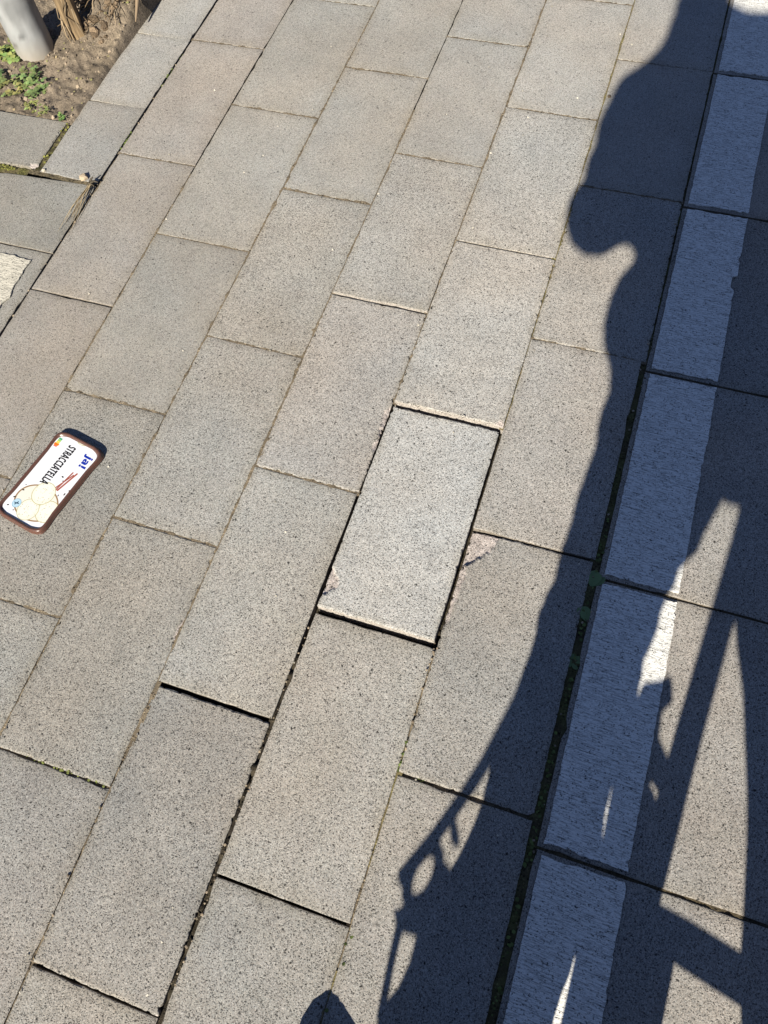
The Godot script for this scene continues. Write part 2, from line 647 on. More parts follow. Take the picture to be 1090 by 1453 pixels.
func pavement() -> void:
	var pave := root("pavement")
	pave.set_meta("kind", "structure")
	var sand := Soup.new()
	var moss := Soup.new()
	var sandy := [Color(0.44, 0.38, 0.29), Color(0.28, 0.24, 0.18)]
	var mossy := [Color(0.30, 0.28, 0.12), Color(0.40, 0.34, 0.22)]
	var dark := [Color(0.05, 0.045, 0.035), Color(0.10, 0.085, 0.06)]
	# special joints: column, number -> [gap on the near side, depth of the fill]
	var cross := {"5/0": [0.004, 0.004], "5/1": [0.008, 0.02], "5/2": [0.010, 0.03], "4/3": [0.0065, 0.03], "4/4": [0.0045, 0.02], "5/3": [0.0045, 0.02], "4/1": [0.004, 0.006], "6/2": [0.004, 0.012], "3/3": [0.0035, 0.005], "1/1": [0.004, 0.010], "6/3": [0.005, 0.006]}
	# heights of corners: far left, far right, near left, near right, in mm
	var high := {"5/1": [1.5, 0.5, 6.5, 5.0], "5/2": [0.0, -0.5, 6.0, 8.5], "5/3": [-1.5, -1.5, 1.5, 2.5], "4/4": [-1.0, -1.5, 1.0, 1.5], "4/3": [0.0, 0.0, 0.5, 0.0], "4/1": [0.0, 0.0, 2.2, 3.0], "5/4": [-1.5, -1.0, 0.0, 0.0], "6/2": [0.5, 0.5, 1.5, 1.0], "6/3": [-0.5, 0.0, 2.0, 1.0], "3/3": [0, 0, 1.5, 0.5], "4/5": [-1.5, -1, 0, 0], "3/4": [-1, -1, 0, 0]}
	var tones := {
		"1": Color(0.405, 0.345, 0.30), "2": Color(0.40, 0.36, 0.315), "3": Color(0.40, 0.362, 0.322),
		"4": Color(0.415, 0.377, 0.343), "5": Color(0.425, 0.39, 0.36), "6": Color(0.40, 0.36, 0.33)}
	var special := {"5/2": Color(0.505, 0.475, 0.45), "5/1": Color(0.455, 0.415, 0.385), "4/2": Color(0.44, 0.39, 0.365), "4/3": Color(0.43, 0.40, 0.37), "3/2": Color(0.43, 0.395, 0.36), "1/0": Color(0.42, 0.355, 0.31), "1/-1": Color(0.42, 0.35, 0.305), "4/4": Color(0.375, 0.345, 0.325), "3/4": Color(0.37, 0.335, 0.315), "6/2": Color(0.43, 0.38, 0.35), "2/3": Color(0.43, 0.405, 0.37)}
	var chips := {
		"5/2": [[PackedVector2Array([Vector2(0.19, 0.528), Vector2(0.203, 0.534), Vector2(0.2165, 0.546), Vector2(0.2185, 0.558), Vector2(0.212, 0.566), Vector2(0.19, 0.585)]), 0.0011, 0.006, 0.22]],
		"6/3": [[PackedVector2Array([Vector2(0.385, 0.39), Vector2(0.446, 0.39), Vector2(0.441, 0.414), Vector2(0.431, 0.434), Vector2(0.414, 0.452), Vector2(0.385, 0.474)]), 0.0007, 0.0045, 0.446], [0.398, 0.49, 0.009, 0.05, 0.0, 0.004], [0.398, 0.545, 0.006, 0.03, 0.0, 0.004], [0.598, 0.797, 0.012, 0.014, 0.0, 0.006]],
		"4/2": [[0.196, 0.232, 0.011, 0.022, 0.0, 0.005], [0.196, 0.262, 0.008, 0.014, 0.0, 0.004], [0.196, 0.29, 0.009, 0.012, 0.0, 0.004]],
		"5/1": [[0.39, 0.197, 0.008, 0.01, 0.0, 0.004]],
		"4/4": [[0.196, 1.19, 0.01, 0.008, 0.0, 0.004]],
		"6/1": [[0.398, 0.01, 0.008, 0.008, 0.0, 0.003]],
		"3/3": [[0.0, 0.70, 0.005, 0.02, 0.0, 0.002]],
	}
	for c in range(1, 7):
		var first := -5
		for k in range(first, 6):
			var z0: float = STARTS[c - 1] + PITCH[c - 1] * (k - 1)
			var z1: float = z0 + PITCH[c - 1]
			var key := "%d/%d" % [c, k]
			var before: Array = cross.get("%d/%d" % [c, k - 1], [0.0022, 0.0009])
			var after: Array = cross.get(key, [0.0022, 0.0009])
			var gl := 0.0012
			var gr := 0.0012
			if key == "5/2":
				gl = 0.003
				gr = 0.0045
			if c == 4 and k >= 3:
				gr = 0.003
			if c == 5 and k >= 3:
				gl = 0.003
			var x0: float = LINES[c - 1] + gl + rnd(-0.0006, 0.0006)
			var x1: float = LINES[c] - gr + rnd(-0.0006, 0.0006)
			if c == 6:      # the edge along the gutter wanders
				x1 = 0.605 - 0.010 * smoothstep(-0.4, 0.2, z0)
			if c == 1:
				x0 = -0.6025 + rnd(-0.001, 0.001)
			var y: Array = high.get(key, [rnd(-0.2, 0.6), rnd(-0.2, 0.6), rnd(-0.5, 0.4), rnd(-0.5, 0.4)])
			var tone: Color = special.get(key, tones[str(c)])
			if not special.has(key):
				tone = tone * rnd(0.95, 1.05)
			var even := Color(0.415, 0.375, 0.338)
			if key != "5/2":
				tone = tone.lerp(even * (tone.get_luminance() / even.get_luminance()), 0.5 if c > 1 else 0.2).lerp(even, 0.3)
			var mid := Vector2((x0 + x1) * 0.5, (z0 + z1) * 0.5)
			var worn := 1.0 + 0.22 * exp(-pow((mid.x - 0.27) / 0.30, 2.0) - pow((mid.y - 0.22) / 0.42, 2.0)) + 0.13 * smoothstep(0.2, -0.3, mid.y)  # worn: brighter light round the centre put into slab colour, not wear
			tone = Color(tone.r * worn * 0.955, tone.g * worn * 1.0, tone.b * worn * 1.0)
			z0 += before[0] * 0.5
			z1 -= after[0] * 0.5
			var skew := rnd(-0.001, 0.001)
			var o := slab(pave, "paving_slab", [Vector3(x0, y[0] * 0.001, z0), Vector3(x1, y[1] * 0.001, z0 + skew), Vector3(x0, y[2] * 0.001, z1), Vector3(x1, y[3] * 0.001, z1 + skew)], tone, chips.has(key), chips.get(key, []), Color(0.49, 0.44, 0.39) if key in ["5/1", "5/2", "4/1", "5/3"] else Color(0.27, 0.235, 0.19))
			if key == "5/2":
				o.set_meta("label", "raised, tilted paving slab with a chipped near left corner")
			elif key == "6/3":
				o.set_meta("label", "paving slab with a broken pink corner beside the raised slab")
			# fill of the near joint
			var zj: float = z1 + after[0] * 0.5
			var tone_set: Array = dark if after[1] > 0.011 else sandy
			joint(sand, Vector2(x0 - 0.002, zj), Vector2(x1 + 0.002, zj + skew), after[0], after[1], 0.0022 if after[1] > 0.002 else 0.0014, tone_set)
	# long joints: line number, from z, to z, depth, roughness, tones
	for q in [
		[0, -2.2, -0.66, 0.0035, 0.004, dark], [0, -0.66, -0.26, 0.0035, 0.004, dark], [0, -0.26, 0.02, 0.001, 0.0015, sandy], [0, 0.02, 0.13, 0.014, 0.005, dark], [0, 0.13, 2.4, 0.008, 0.004, dark],
		[1, -2.2, -0.25, 0.0035, 0.0035, dark], [1, -0.25, 2.4, 0.0016, 0.0026, sandy],
		[2, -2.2, 0.15, 0.0012, 0.002, sandy], [2, 0.15, 2.4, 0.0014, 0.0026, sandy],
		[3, -2.2, -0.55, 0.006, 0.003, dark], [3, -0.55, 0.2, 0.0013, 0.0018, sandy], [3, 0.2, 0.9, 0.0008, 0.0014, sandy], [3, 0.9, 2.4, 0.004, 0.004, sandy],
		[4, -2.2, -0.2, 0.0014, 0.0022, sandy], [4, -0.2, 0.20, 0.0022, 0.003, sandy], [4, 0.20, 0.68, 0.02, 0.004, dark], [4, 0.68, 1.0, 0.005, 0.007, dark], [4, 1.0, 2.4, 0.007, 0.007, dark],
		[5, 0.20, 0.62, 0.02, 0.004, dark], [5, 0.62, 0.75, 0.004, 0.004, sandy], [5, 0.93, 1.06, 0.004, 0.004, sandy]]:
		joint(sand, Vector2(LINES[q[0]], q[1]), Vector2(LINES[q[0]], q[2]), 0.005, q[3], q[4], q[5])
	for q in [[-2.2, -0.2, 0.0016, 0.001], [-0.2, 0.20, 0.003, 0.002], [0.75, 0.93, 0.002, 0.002], [1.06, 2.4, 0.002, 0.002]]:
		joint(moss, Vector2(LINES[5], q[0]), Vector2(LINES[5], q[1]), 0.006, q[2], q[3], mossy)
	var fill := obj("joint_sand", sand.mesh(), m_soil, pave)
	fill.set_meta("kind", "stuff")
	var green := obj("joint_moss", moss.mesh(), m_soil, pave)
	green.set_meta("kind", "stuff")


func kerb_side() -> void:
	# slabs beside the gutter, each with its length of the white line
	var strip := root("roadside_paving")
	strip.set_meta("kind", "structure")
	var earth := Soup.new()
	var gut := [Color(0.19, 0.21, 0.08), Color(0.15, 0.125, 0.085)]
	for k in range(-4, 5):
		var z0 := -0.804 + 0.4095 * k
		var z1 := z0 + 0.4095
		for c in 2:
			var x0 := 0.6085 + c * 0.405
			var o := slab(strip, "paving_slab", [Vector3(x0, rnd(-0.0005, 0.0005), z0 + 0.002), Vector3(x0 + 0.4015, rnd(-0.0005, 0.0005), z0 + 0.002 + rnd(-0.001, 0.001)), Vector3(x0, rnd(0.0, 0.001), z1 - 0.002), Vector3(x0 + 0.4015, rnd(0.0, 0.001), z1 - 0.002)], Color(0.40, 0.372, 0.335) * rnd(0.94, 1.05))
			joint(earth, Vector2(x0 - 0.003, z1), Vector2(x0 + 0.404, z1), 0.004, 0.003, 0.0025, [Color(0.12, 0.10, 0.07), Color(0.2, 0.17, 0.11)])
			if c == 0:
				var line := PackedVector2Array()
				var a := z0 + 0.006
				var b := z1 - 0.007
				var n := 64
				for q in n:      # left edge upwards
					var z := lerpf(b, a, float(q) / n)
					line.append(Vector2(0.6165 + rag(0.6, z, 0.0012), z))
				for q in 24:     # far edge
					var x := lerpf(0.6165, 0.7305, q / 24.0)
					line.append(Vector2(x, a + absf(rag(x * 0.35, z0, 0.005))))
				for q in n:      # right edge, with bites where the paint flaked
					var z := lerpf(a, b, float(q) / n)
					var bite := maxf(0.0, fine.get_noise_2d(z * 0.9 + 3.0, 8.0) - 0.45) * 0.02
					if absf(z + 0.235) < 0.03 and z > -0.235:
						bite += 0.008
					line.append(Vector2(0.7305 + rag(0.9, z, 0.0012) - bite + 0.0022 * wide.get_noise_1d(z * 12.0), z))
				for q in 24:     # near edge
					var x := lerpf(0.7305, 0.6165, q / 24.0)
					line.append(Vector2(x, b - absf(rag(x * 0.35, z1, 0.006))))
				obj("painted_line", sheet(line, 0.0032, 0.0022, Color(0.88, 0.865, 0.81)), m_paint, o)
	for k in 60:
		var z0 := -2.2 + k * 0.075
		var x0 := 0.606 - 0.005 * smoothstep(-0.4, 0.2, z0)
		joint(earth, Vector2(x0, z0), Vector2(x0, z0 + 0.075), 0.014, 0.0035, 0.003, gut)
	var fill := obj("gutter_earth", earth.mesh(), m_soil, strip)
	fill.set_meta("kind", "stuff")


func rag(a: float, b: float, much: float) -> float:
	return much * (fine.get_noise_2d(a * 4.0, b * 4.0) + 0.7 * fine.get_noise_2d(a * 1.2 + 40.0, b * 1.2))


func verge_paving() -> void:
	var verge := root("verge_paving")
	verge.set_meta("kind", "structure")
	var grey := Color(0.40, 0.385, 0.355)
	var earth := Soup.new()
	# the narrow edging stones, far to near
	var zs := [-2.2, -1.66, -1.41, -1.16, -0.914, -0.668, -0.416, -0.174]
	for k in zs.size() - 1:
		var z0: float = zs[k]
		var z1: float = zs[k + 1]
		var light := 1.2 if k < 6 else 1.0
		slab(verge, "edging_stone", [Vector3(-0.758, rnd(-0.001, 0.001), z0 + 0.0015), Vector3(-0.6075, 0.0012, z0 + 0.0015 - 0.004), Vector3(-0.754, rnd(-0.001, 0.001), z1 - 0.0015), Vector3(-0.6075, 0.001, z1 - 0.0015 + 0.004)], grey * light)
		joint(earth, Vector2(-0.757, z1), Vector2(-0.608, z1), 0.003, 0.002, 0.002, [Color(0.2, 0.17, 0.12), Color(0.1, 0.09, 0.06)])
	# larger grey slabs: behind the edging, then in line with it
	var worn := [[-0.766, -0.180, 0.022, 0.012, 0.4, 0.005]]
	slab(verge, "paving_slab", [Vector3(-1.18, 0, -0.333), Vector3(-0.772, 0.0, -0.335), Vector3(-1.18, 0.001, -0.166), Vector3(-0.768, 0.001, -0.182)], Color(grey.r * 0.88, grey.g * 0.86, grey.b * 0.82), true, worn, Color(0.3, 0.27, 0.21))
	slab(verge, "paving_slab", [Vector3(-1.6, 0, -0.333), Vector3(-1.185, 0.0, -0.335), Vector3(-1.6, 0.001, -0.16), Vector3(-1.185, 0.001, -0.166)], grey)
	var za := -0.160
	for k in 7:
		var zb := 0.036 if k == 0 else za + 0.40
		for c in 3:
			var x1 := -0.6065 - c * 0.404
			var tone := Color(grey.r * 0.86, grey.g * 0.85, grey.b * 0.82) * rnd(0.96, 1.03) if k == 0 else Color(grey.r * 0.92, grey.g * 0.9, grey.b * 0.86) * rnd(0.98, 1.05)
			var o := slab(verge, "paving_slab", [Vector3(x1 - 0.4, 0.0, za + 0.002 + (0.012 if k == 0 else 0.0)), Vector3(x1, rnd(-0.001, 0.001), za + 0.001 - (0.006 if k == 0 and c == 0 else 0.0)), Vector3(x1 - 0.4, 0.0008, zb - 0.002), Vector3(x1, rnd(0.0, 0.001), zb - 0.002)], tone)
			joint(earth, Vector2(x1 - 0.4, zb), Vector2(x1, zb), 0.004, 0.006, 0.003, [Color(0.07, 0.06, 0.045), Color(0.14, 0.12, 0.08)])
			if k == 1 and c == 0:
				var mark := PackedVector2Array()
				for q in 40:
					var t := q / 40.0
					mark.append(Vector2(lerpf(-0.97, -0.6405, t), 0.0655 + 0.0022 * sin(t * 20.0) + rag(t * 0.3, 1.0, 0.0022)))
				for q in 40:
					var t := q / 40.0
					mark.append(Vector2(-0.6385 + rag(7.0, t * 0.3, 0.0028) + (0.006 * exp(-pow((t - 0.32) / 0.03, 2.0))), lerpf(0.0655, 0.37, t)))
				mark.append(Vector2(-0.64, 0.37))
				mark.append(Vector2(-0.97, 0.37))
				var m := obj("painted_mark", sheet(mark, 0.0032, 0.0022, Color(0.66, 0.62, 0.52)), m_paint, o)
				m.set_meta("label", "worn cream paint mark on the grey slab at the left edge")
		za = zb
	var mossy := [Color(0.22, 0.23, 0.07), Color(0.28, 0.24, 0.15)]
	joint(earth, Vector2(-1.6, -0.158), Vector2(-0.78, -0.166), 0.016, 0.003, 0.003, mossy)
	joint(earth, Vector2(-0.78, -0.172), Vector2(-0.61, -0.168), 0.006, 0.0015, 0.002, [Color(0.3, 0.26, 0.18), Color(0.2, 0.18, 0.12)])
	joint(earth, Vector2(-0.763, -0.35), Vector2(-0.762, -0.175), 0.012, 0.003, 0.003, [Color(0.26, 0.23, 0.14), Color(0.12, 0.12, 0.05)])
	var fill := obj("joint_earth", earth.mesh(), m_soil, verge)
	fill.set_meta("kind", "stuff")


func soil_height(x: float, z: float) -> float:
	var y := -0.008 + 0.006 * wide.get_noise_2d(x * 30.0, z * 30.0) + 0.006 * fine.get_noise_2d(x * 0.9, z * 0.9) + 0.005 * fine.get_noise_2d(x * 2.4, z * 2.4)
	y += 0.075 * exp(-(pow((x + 0.80) / 0.12, 2.0) + pow((z + 0.88) / 0.22, 2.0)))
	y += 0.030 * exp(-(pow((x + 0.87) / 0.08, 2.0) + pow((z + 0.70) / 0.10, 2.0)))
	var ridge := fine.get_noise_2d(x * 0.5 + z * 0.3, z * 0.25)
	y += 0.014 * absf(ridge) * exp(-(pow((x + 0.84) / 0.14, 2.0) + pow((z + 0.78) / 0.22, 2.0)))
	y += 0.012 * smoothstep(-0.80, -0.75, x) * 0.6
	return y


func soil() -> void:
	var s := Soup.new()
	var x0 := -1.75
	var x1 := -0.745
	var z0 := -1.75
	var z1 := -0.325
	var nx := 168
	var nz := 236
	for j in nz + 1:
		for i in nx + 1:
			var x := lerpf(x0, x1, float(i) / nx)
			var z := lerpf(z0, z1, float(j) / nz)
			var f := 0.68 + 0.26 * wide.get_noise_2d(x * 14.0, z * 14.0) + 0.25 * fine.get_noise_2d(x * 1.5, z * 1.5)
			var c := Color(0.56, 0.485, 0.40) * f
			var pale := clampf(wide.get_noise_2d(x * 9.0 + 30.0, z * 9.0) * 1.2, 0.0, 0.7)
			c = c.lerp(Color(0.56, 0.48, 0.37) * f, pale)
			c.a = 1.0
			var y := soil_height(x, z)
			var edge := minf(smoothstep(x1, x1 - 0.02, x), smoothstep(z1, z1 - 0.012, z))
			s.vert(Vector3(x, lerpf(-0.012, y + 0.004, edge), z), c, Vector2(x, z))
	for j in nz:
		for i in nx:
			var a := j * (nx + 1) + i
			s.quad(a, a + 1, a + nx + 2, a + nx + 1)
	var o := obj("soil_bed", s.mesh(), m_soil)
	o.set_meta("kind", "structure")


# ------------------------------------------------------------------ small things
func leaf(s: Soup, at: Vector3, dir: float, size: float, lift: float, col: Color) -> void:
	var d := Vector3(cos(dir), lift, sin(dir)).normalized()
	var w := Vector3(-sin(dir), 0.15, cos(dir))
	var prof := [0.05, 0.30, 0.42, 0.36, 0.03]
	var rows := []
	for k in 5:
		var t := k / 4.0
		var m: Vector3 = at + d * size * t + Vector3(0, -size * 0.25 * t * t, 0)
		var g: float = prof[k] * size
		rows.append([s.vert(m - w * g + Vector3(0, 0.12 * g, 0), col), s.vert(m, col * 0.92), s.vert(m + w * g + Vector3(0, 0.12 * g, 0), col)])
	for k in 4:
		s.quad(rows[k][0], rows[k][1], rows[k + 1][1], rows[k + 1][0])
		s.quad(rows[k][1], rows[k][2], rows[k + 1][2], rows[k + 1][1])


func weed(x: float, z: float, spread: float, count: int, size: float, label: String, green: Color) -> void:
	var s := Soup.new()
	for k in count:
		var r := spread * sqrt(rng.randf())
		var w := rnd(0, TAU)
		var p := Vector3(r * cos(w), soil_height(x + r * cos(w), z + r * sin(w)) + rnd(0.004, 0.016), r * sin(w))
		var c := green * rnd(0.65, 1.25)
		c.r *= rnd(0.85, 1.25)
		c.a = 1.0
		var turn := rnd(0, TAU)
		for q in 3:
			leaf(s, p, turn + q * 2.1 + rnd(-0.3, 0.3), size * rnd(0.6, 1.2), rnd(-0.1, 0.55), c)
	var o := obj("weed", s.mesh(), m_leaf)
	o.position = Vector3(x, 0, z)
	tag(o, label, "weed")


func stones(label: String, x: float, z: float, y: float, size: float, col: Color, category := "pebble") -> void:
	var s := Soup.new()
	var rings := 5
	var sides := 8
	for j in rings + 1:
		var t := PI * j / rings
		for i in sides:
			var w := TAU * i / sides
			var q := Vector3(sin(t) * cos(w), cos(t) * 0.6, sin(t) * sin(w))
			s.vert(q * size * (1.0 + 0.35 * fine.get_noise_3d(q.x * 0.6 + x * 20.0, q.y * 0.6, q.z * 0.6 + z * 20.0)), col)
	for j in rings:
		for i in sides:
			var a := j * sides + i
			var b := j * sides + (i + 1) % sides
			s.quad(a, a + sides, b + sides, b)
	var o := obj("pebble", s.mesh(false), m_plain)
	o.position = Vector3(x, y + size * 0.45, z)
	tag(o, label, category)


func litter() -> void:
	# dry tuft of straw with its root, lying across the corner of the edging
	var tuft := root("straw_tuft", Vector3(-0.614, 0.0, -0.155))
	tag(tuft, "dry straw tuft with dark root lying at the corner of the grey edging", "straw")
	var s := Soup.new()
	for k in 11:
		var a := Vector3(rnd(-0.005, 0.005), rnd(0.004, 0.012), rnd(-0.012, 0.0))
		var reach := rnd(0.08, 0.15)
		var w := rnd(-0.10, 0.24)
		var end := Vector3(a.x + reach * w, rnd(0.003, 0.007), a.z + reach)
		var mid := a.lerp(end, 0.5) + Vector3(rnd(-0.006, 0.004), rnd(0.001, 0.008), 0)
		s.tube([a, a.lerp(mid, 0.6), mid, mid.lerp(end, 0.55), end], [0.0011, 0.0009, 0.0008, 0.0006, 0.0003], 4, Color(0.42, 0.33, 0.20) * rnd(0.55, 1.2))
	obj("straw", s.mesh(), m_plain, tuft)
	s = Soup.new()
	for k in 9:
		var a := Vector3(rnd(-0.004, 0.004), rnd(0.006, 0.010), rnd(-0.012, 0.004))
		var e := a + Vector3(rnd(-0.006, 0.014), rnd(-0.002, 0.008), rnd(-0.012, 0.008))
		s.tube([a, a.lerp(e, 0.5) + Vector3(0, 0.002, 0), e], [0.003, 0.0022, 0.0012], 5, Color(0.07, 0.055, 0.04))
	obj("root", s.mesh(), m_plain, tuft)
	stones("pale angular pebble next to the dry straw tuft", -0.642, -0.178, 0.0, 0.010, Color(0.36, 0.29, 0.2))
	stones("small white pebble in the mossy joint corner of the grey slabs", -0.745, -0.178, 0.0, 0.005, Color(0.42, 0.38, 0.3))
	stones("tiny pale pebble on the soil near the edging stones", -0.765, -0.58, 0.006, 0.006, Color(0.40, 0.33, 0.26))
	stones("small dark clod on the far end of the mossy joint", 0.405, -0.68, 0.0, 0.004, Color(0.08, 0.06, 0.04), "clod")
	# seedlings in the gutter
	var spots := [[0.6005, 0.440, 0.030, 2, "seedling with two upright oval leaves in the dark gutter"], [0.601, 0.475, 0.026, 2, "lower oval leaves pressed flat in the gutter beneath the first seedling"], [0.601, 0.566, 0.015, 4, "tiny seedling with four small leaves lower down the gutter"]]
	for q in spots:
		s = Soup.new()
		for k in q[3]:
			var turn: float = -1.5 + 0.35 * k if q[3] == 2 else -0.6 + 1.6 * k
			if q[2] == 0.026:
				turn = 1.35 + 0.5 * k
			leaf(s, Vector3(0, 0.001, 0), turn, q[2] * rnd(0.85, 1.05), 0.28, Color(0.12, 0.18, 0.075) * rnd(0.85, 1.15))
		var o := obj("seedling", s.mesh(), m_leaf)
		o.position = Vector3(q[0], -0.004, q[1])
		tag(o, q[4], "seedling")
	# sprouts in the joints: too small and many to count
	s = Soup.new()
	for q in [[0.398, 0.74, 0.80, 34], [0.43, 0.796, 0.80, 5], [-0.604, -0.56, -0.50, 16], [-0.604, -0.34, -0.27, 18], [0.602, 0.30, 1.05, 160], [0.399, 1.0, 1.12, 12], [-0.604, -0.64, -0.6, 6], [-0.59, -0.1, 0.0, 0], [0.0, 0.944, 0.952, 0]]:
		for k in q[3]:
			leaf(s, Vector3(q[0] + rnd(-0.003, 0.003), rnd(-0.006, 0.0), rnd(q[1], q[2])), rnd(0, TAU), rnd(0.003, 0.007), rnd(0.1, 0.9), Color(0.10, 0.13, 0.035) * rnd(0.6, 1.3))
	for k in 90:      # moss in the joint round the worn slab corner
		var t := rng.randf()
		var p := Vector2(lerpf(-0.93, -0.78, t), -0.168) if t < 0.75 else Vector2(-0.762 + rnd(-0.004, 0.004), lerpf(-0.33, -0.2, rng.randf()))
		leaf(s, Vector3(p.x + rnd(-0.006, 0.006), 0.0, p.y + rnd(-0.007, 0.007)), rnd(0, TAU), rnd(0.003, 0.007), rnd(0.1, 0.7), Color(0.20, 0.20, 0.05) * rnd(0.7, 1.3))
	for k in 46:
		var t := rng.randf()
		leaf(s, Vector3(lerpf(-0.15, -0.004, t) , -0.001, 0.946 + rnd(-0.002, 0.002)), rnd(0, TAU), rnd(0.002, 0.005), rnd(0.1, 0.7), Color(0.16, 0.18, 0.05) * rnd(0.7, 1.3))
	var o2 := obj("joint_sprouts", s.mesh(), m_leaf)
	o2.set_meta("kind", "stuff")
	tag(o2, "tiny green sprouts and moss growing in the joints between slabs", "moss")
	# crumbs swept into the open joints
	s = Soup.new()
	for q in [[0.196, 0.62, 1.15, 46, 0.004], [0.397, 0.60, 0.78, 26, 0.004], [0.605, -0.9, 1.0, 40, 0.006], [0.0, 0.9, 1.2, 14, 0.003], [-0.603, -0.65, 0.3, 18, 0.003]]:
		for k in q[3]:
			var p := Vector3(q[0] + rnd(-q[4], q[4]), rnd(-0.002, 0.001), rnd(q[1], q[2]))
			var r := rnd(0.0006, 0.0018)
			s.box(p, Vector3(r, r * 0.7, r * rnd(0.7, 1.5)), Basis(Vector3.UP, rnd(0, 3)), r * 0.3, Color(0.25, 0.2, 0.14) * rnd(0.3, 1.3))
	for k in 130:
		var p := Vector3(rnd(-0.6, 0.6), 0.0006, rnd(-1.0, 1.25))
		var r := rnd(0.0005, 0.0016)
		s.box(p, Vector3(r, r * 0.6, r * rnd(0.7, 1.6)), Basis(Vector3.UP, rnd(0, 3)), r * 0.3, Color(0.5, 0.46, 0.38) * rnd(0.25, 1.2))
	var o3 := obj("joint_crumbs", s.mesh(false), m_plain)
	o3.set_meta("kind", "stuff")
	tag(o3, "sand crumbs and grit lying on the slabs and in open joints", "grit")


func planting() -> void:
	# the grey post
	var post := root("metal_post", Vector3(-0.985, -0.02, -0.56))
	tag(post, "weathered grey round post standing in the soil at the corner", "post")
	var s := Soup.new()
	var pts := []
	var rad := []
	for k in 110:
		pts.append(Vector3(rnd(-0.0003, 0.0003), k * 0.011, 0))
		rad.append(0.047 + 0.0008 * fine.get_noise_1d(k * 3.0))
	s.tube(pts, rad, 40, Color.WHITE)
	for k in s.c.size():
		var q := s.v[k]
		var f := 0.225 + 0.10 * wide.get_noise_3d(q.x * 60.0, q.y * 22.0, q.z * 60.0) + 0.07 * fine.get_noise_3d(q.x * 1.5, q.y * 0.7, q.z * 1.5)
		f *= 0.55 if wide.get_noise_3d(q.x * 40.0 + 60.0, q.y * 26.0, q.z * 40.0) > 0.36 else 1.0
		var dirt := clampf(1.0 - (q.y - 0.02) / 0.05, 0.0, 1.0) * 0.5
		s.c[k] = Color(f * 0.98, f, f * 1.0).lerp(Color(0.33, 0.28, 0.21), dirt)
	var steel := lit(0.6)
	obj("shaft", s.mesh(), steel, post)
	# the wooden stake
	var stake := root("wooden_stake", Vector3(-0.885, -0.03, -0.615))
	tag(stake, "square weathered wooden stake driven in beside the grey post", "stake")
	s = Soup.new()
	s.box(Vector3(0, 0.35, 0), Vector3(0.019, 0.35, 0.019), Basis(Vector3.UP, 0.5), 0.003, Color(0.36, 0.28, 0.19))
	var wood := lit(0.85)
	var grain := FastNoiseLite.new()
	grain.seed = 4
	grain.frequency = 0.02
	var gt := NoiseTexture2D.new()
	gt.noise = grain
	gt.width = 256
	gt.height = 256
	gt.seamless = true
	var ramp := Gradient.new()
	ramp.set_color(0, Color(0.45, 0.42, 0.38))
	ramp.set_color(1, Color(1, 0.97, 0.9))
	gt.color_ramp = ramp
	wood.albedo_texture = gt
	wood.uv1_triplanar = true
	wood.uv1_scale = Vector3(30, 2.5, 30)
	obj("shaft", s.mesh(), wood, stake)
	s = Soup.new()
	for k in 26:
		var a := Vector3(rnd(-0.02, 0.03), rnd(0.08, 0.4), rnd(0.012, 0.03))
		s.tube([a, a + Vector3(rnd(-0.012, 0.012), -0.03, rnd(0.0, 0.01)), a + Vector3(rnd(-0.02, 0.02), -rnd(0.05, 0.10), rnd(-0.004, 0.012))], [0.0018, 0.0014, 0.0006], 4, Color(0.33, 0.25, 0.16) * rnd(0.35, 1.2))
	obj("peeling_fibre", s.mesh(), m_plain, stake)
	# the foot of a shrub behind it
	var trunk := root("shrub", Vector3(-0.80, 0.0, -0.85))
	tag(trunk, "brown rough stem base of a shrub rising from the heaped soil", "shrub")
	s = Soup.new()
	var stem := []
	var thick := []
	for k in 22:
		stem.append(Vector3(-0.02 * sin(k * 0.3), k * 0.03, -0.012 * k * 0.5))
		thick.append(0.036 + 0.05 * exp(-k / 1.9) + 0.003 * fine.get_noise_1d(k * 9.0))
	s.tube(stem, thick, 26, Color.WHITE)
	for k in s.c.size():
		var q := s.v[k]
		var bark := fine.get_noise_3d(q.x * 3.5, q.y * 0.5, q.z * 3.5)
		s.v[k] += Vector3(q.x, 0, q.z) * 0.16 * bark
		s.c[k] = Color(0.20, 0.145, 0.10) * (0.8 + 0.7 * bark)
	obj("stem", s.mesh(), m_plain, trunk)
	s = Soup.new()
	for k in 12:
		var w := rnd(1.25, 3.0)
		var d := Vector3(cos(w), 0, sin(w))
		var p := []
		for q in 6:
			var at := d * (0.05 + q * 0.028)
			p.append(at + Vector3(rnd(-0.006, 0.006), soil_height(at.x - 0.80, at.z - 0.85) + 0.03 * exp(-q * 0.7) + 0.004, rnd(-0.006, 0.006)))
		s.tube(p, [0.011, 0.009, 0.007, 0.006, 0.004, 0.002], 6, Color(0.22, 0.16, 0.105) * rnd(0.6, 1.2))
	obj("surface_root", s.mesh(), m_plain, trunk)
	s = Soup.new()
	for k in 70:
		var a := Vector3(rnd(-0.14, 0.01), 0, rnd(-0.08, 0.20))
		a.y = soil_height(a.x - 0.80, a.z - 0.85) + rnd(0.006, 0.03)
		var w := rnd(0.9, 2.3)
		var e := a + Vector3(cos(w), rnd(-0.3, 0.3), sin(w)) * rnd(0.02, 0.05)
		s.tube([a, a.lerp(e, 0.5) + Vector3(0, 0.005, 0), e], [0.0016, 0.0014, 0.0006], 4, Color(0.40, 0.30, 0.19) * rnd(0.3, 1.15))
	obj("dry_leaves", s.mesh(), m_plain, trunk)
	# clods of earth bound with dry fibre, heaped round the stem
	s = Soup.new()
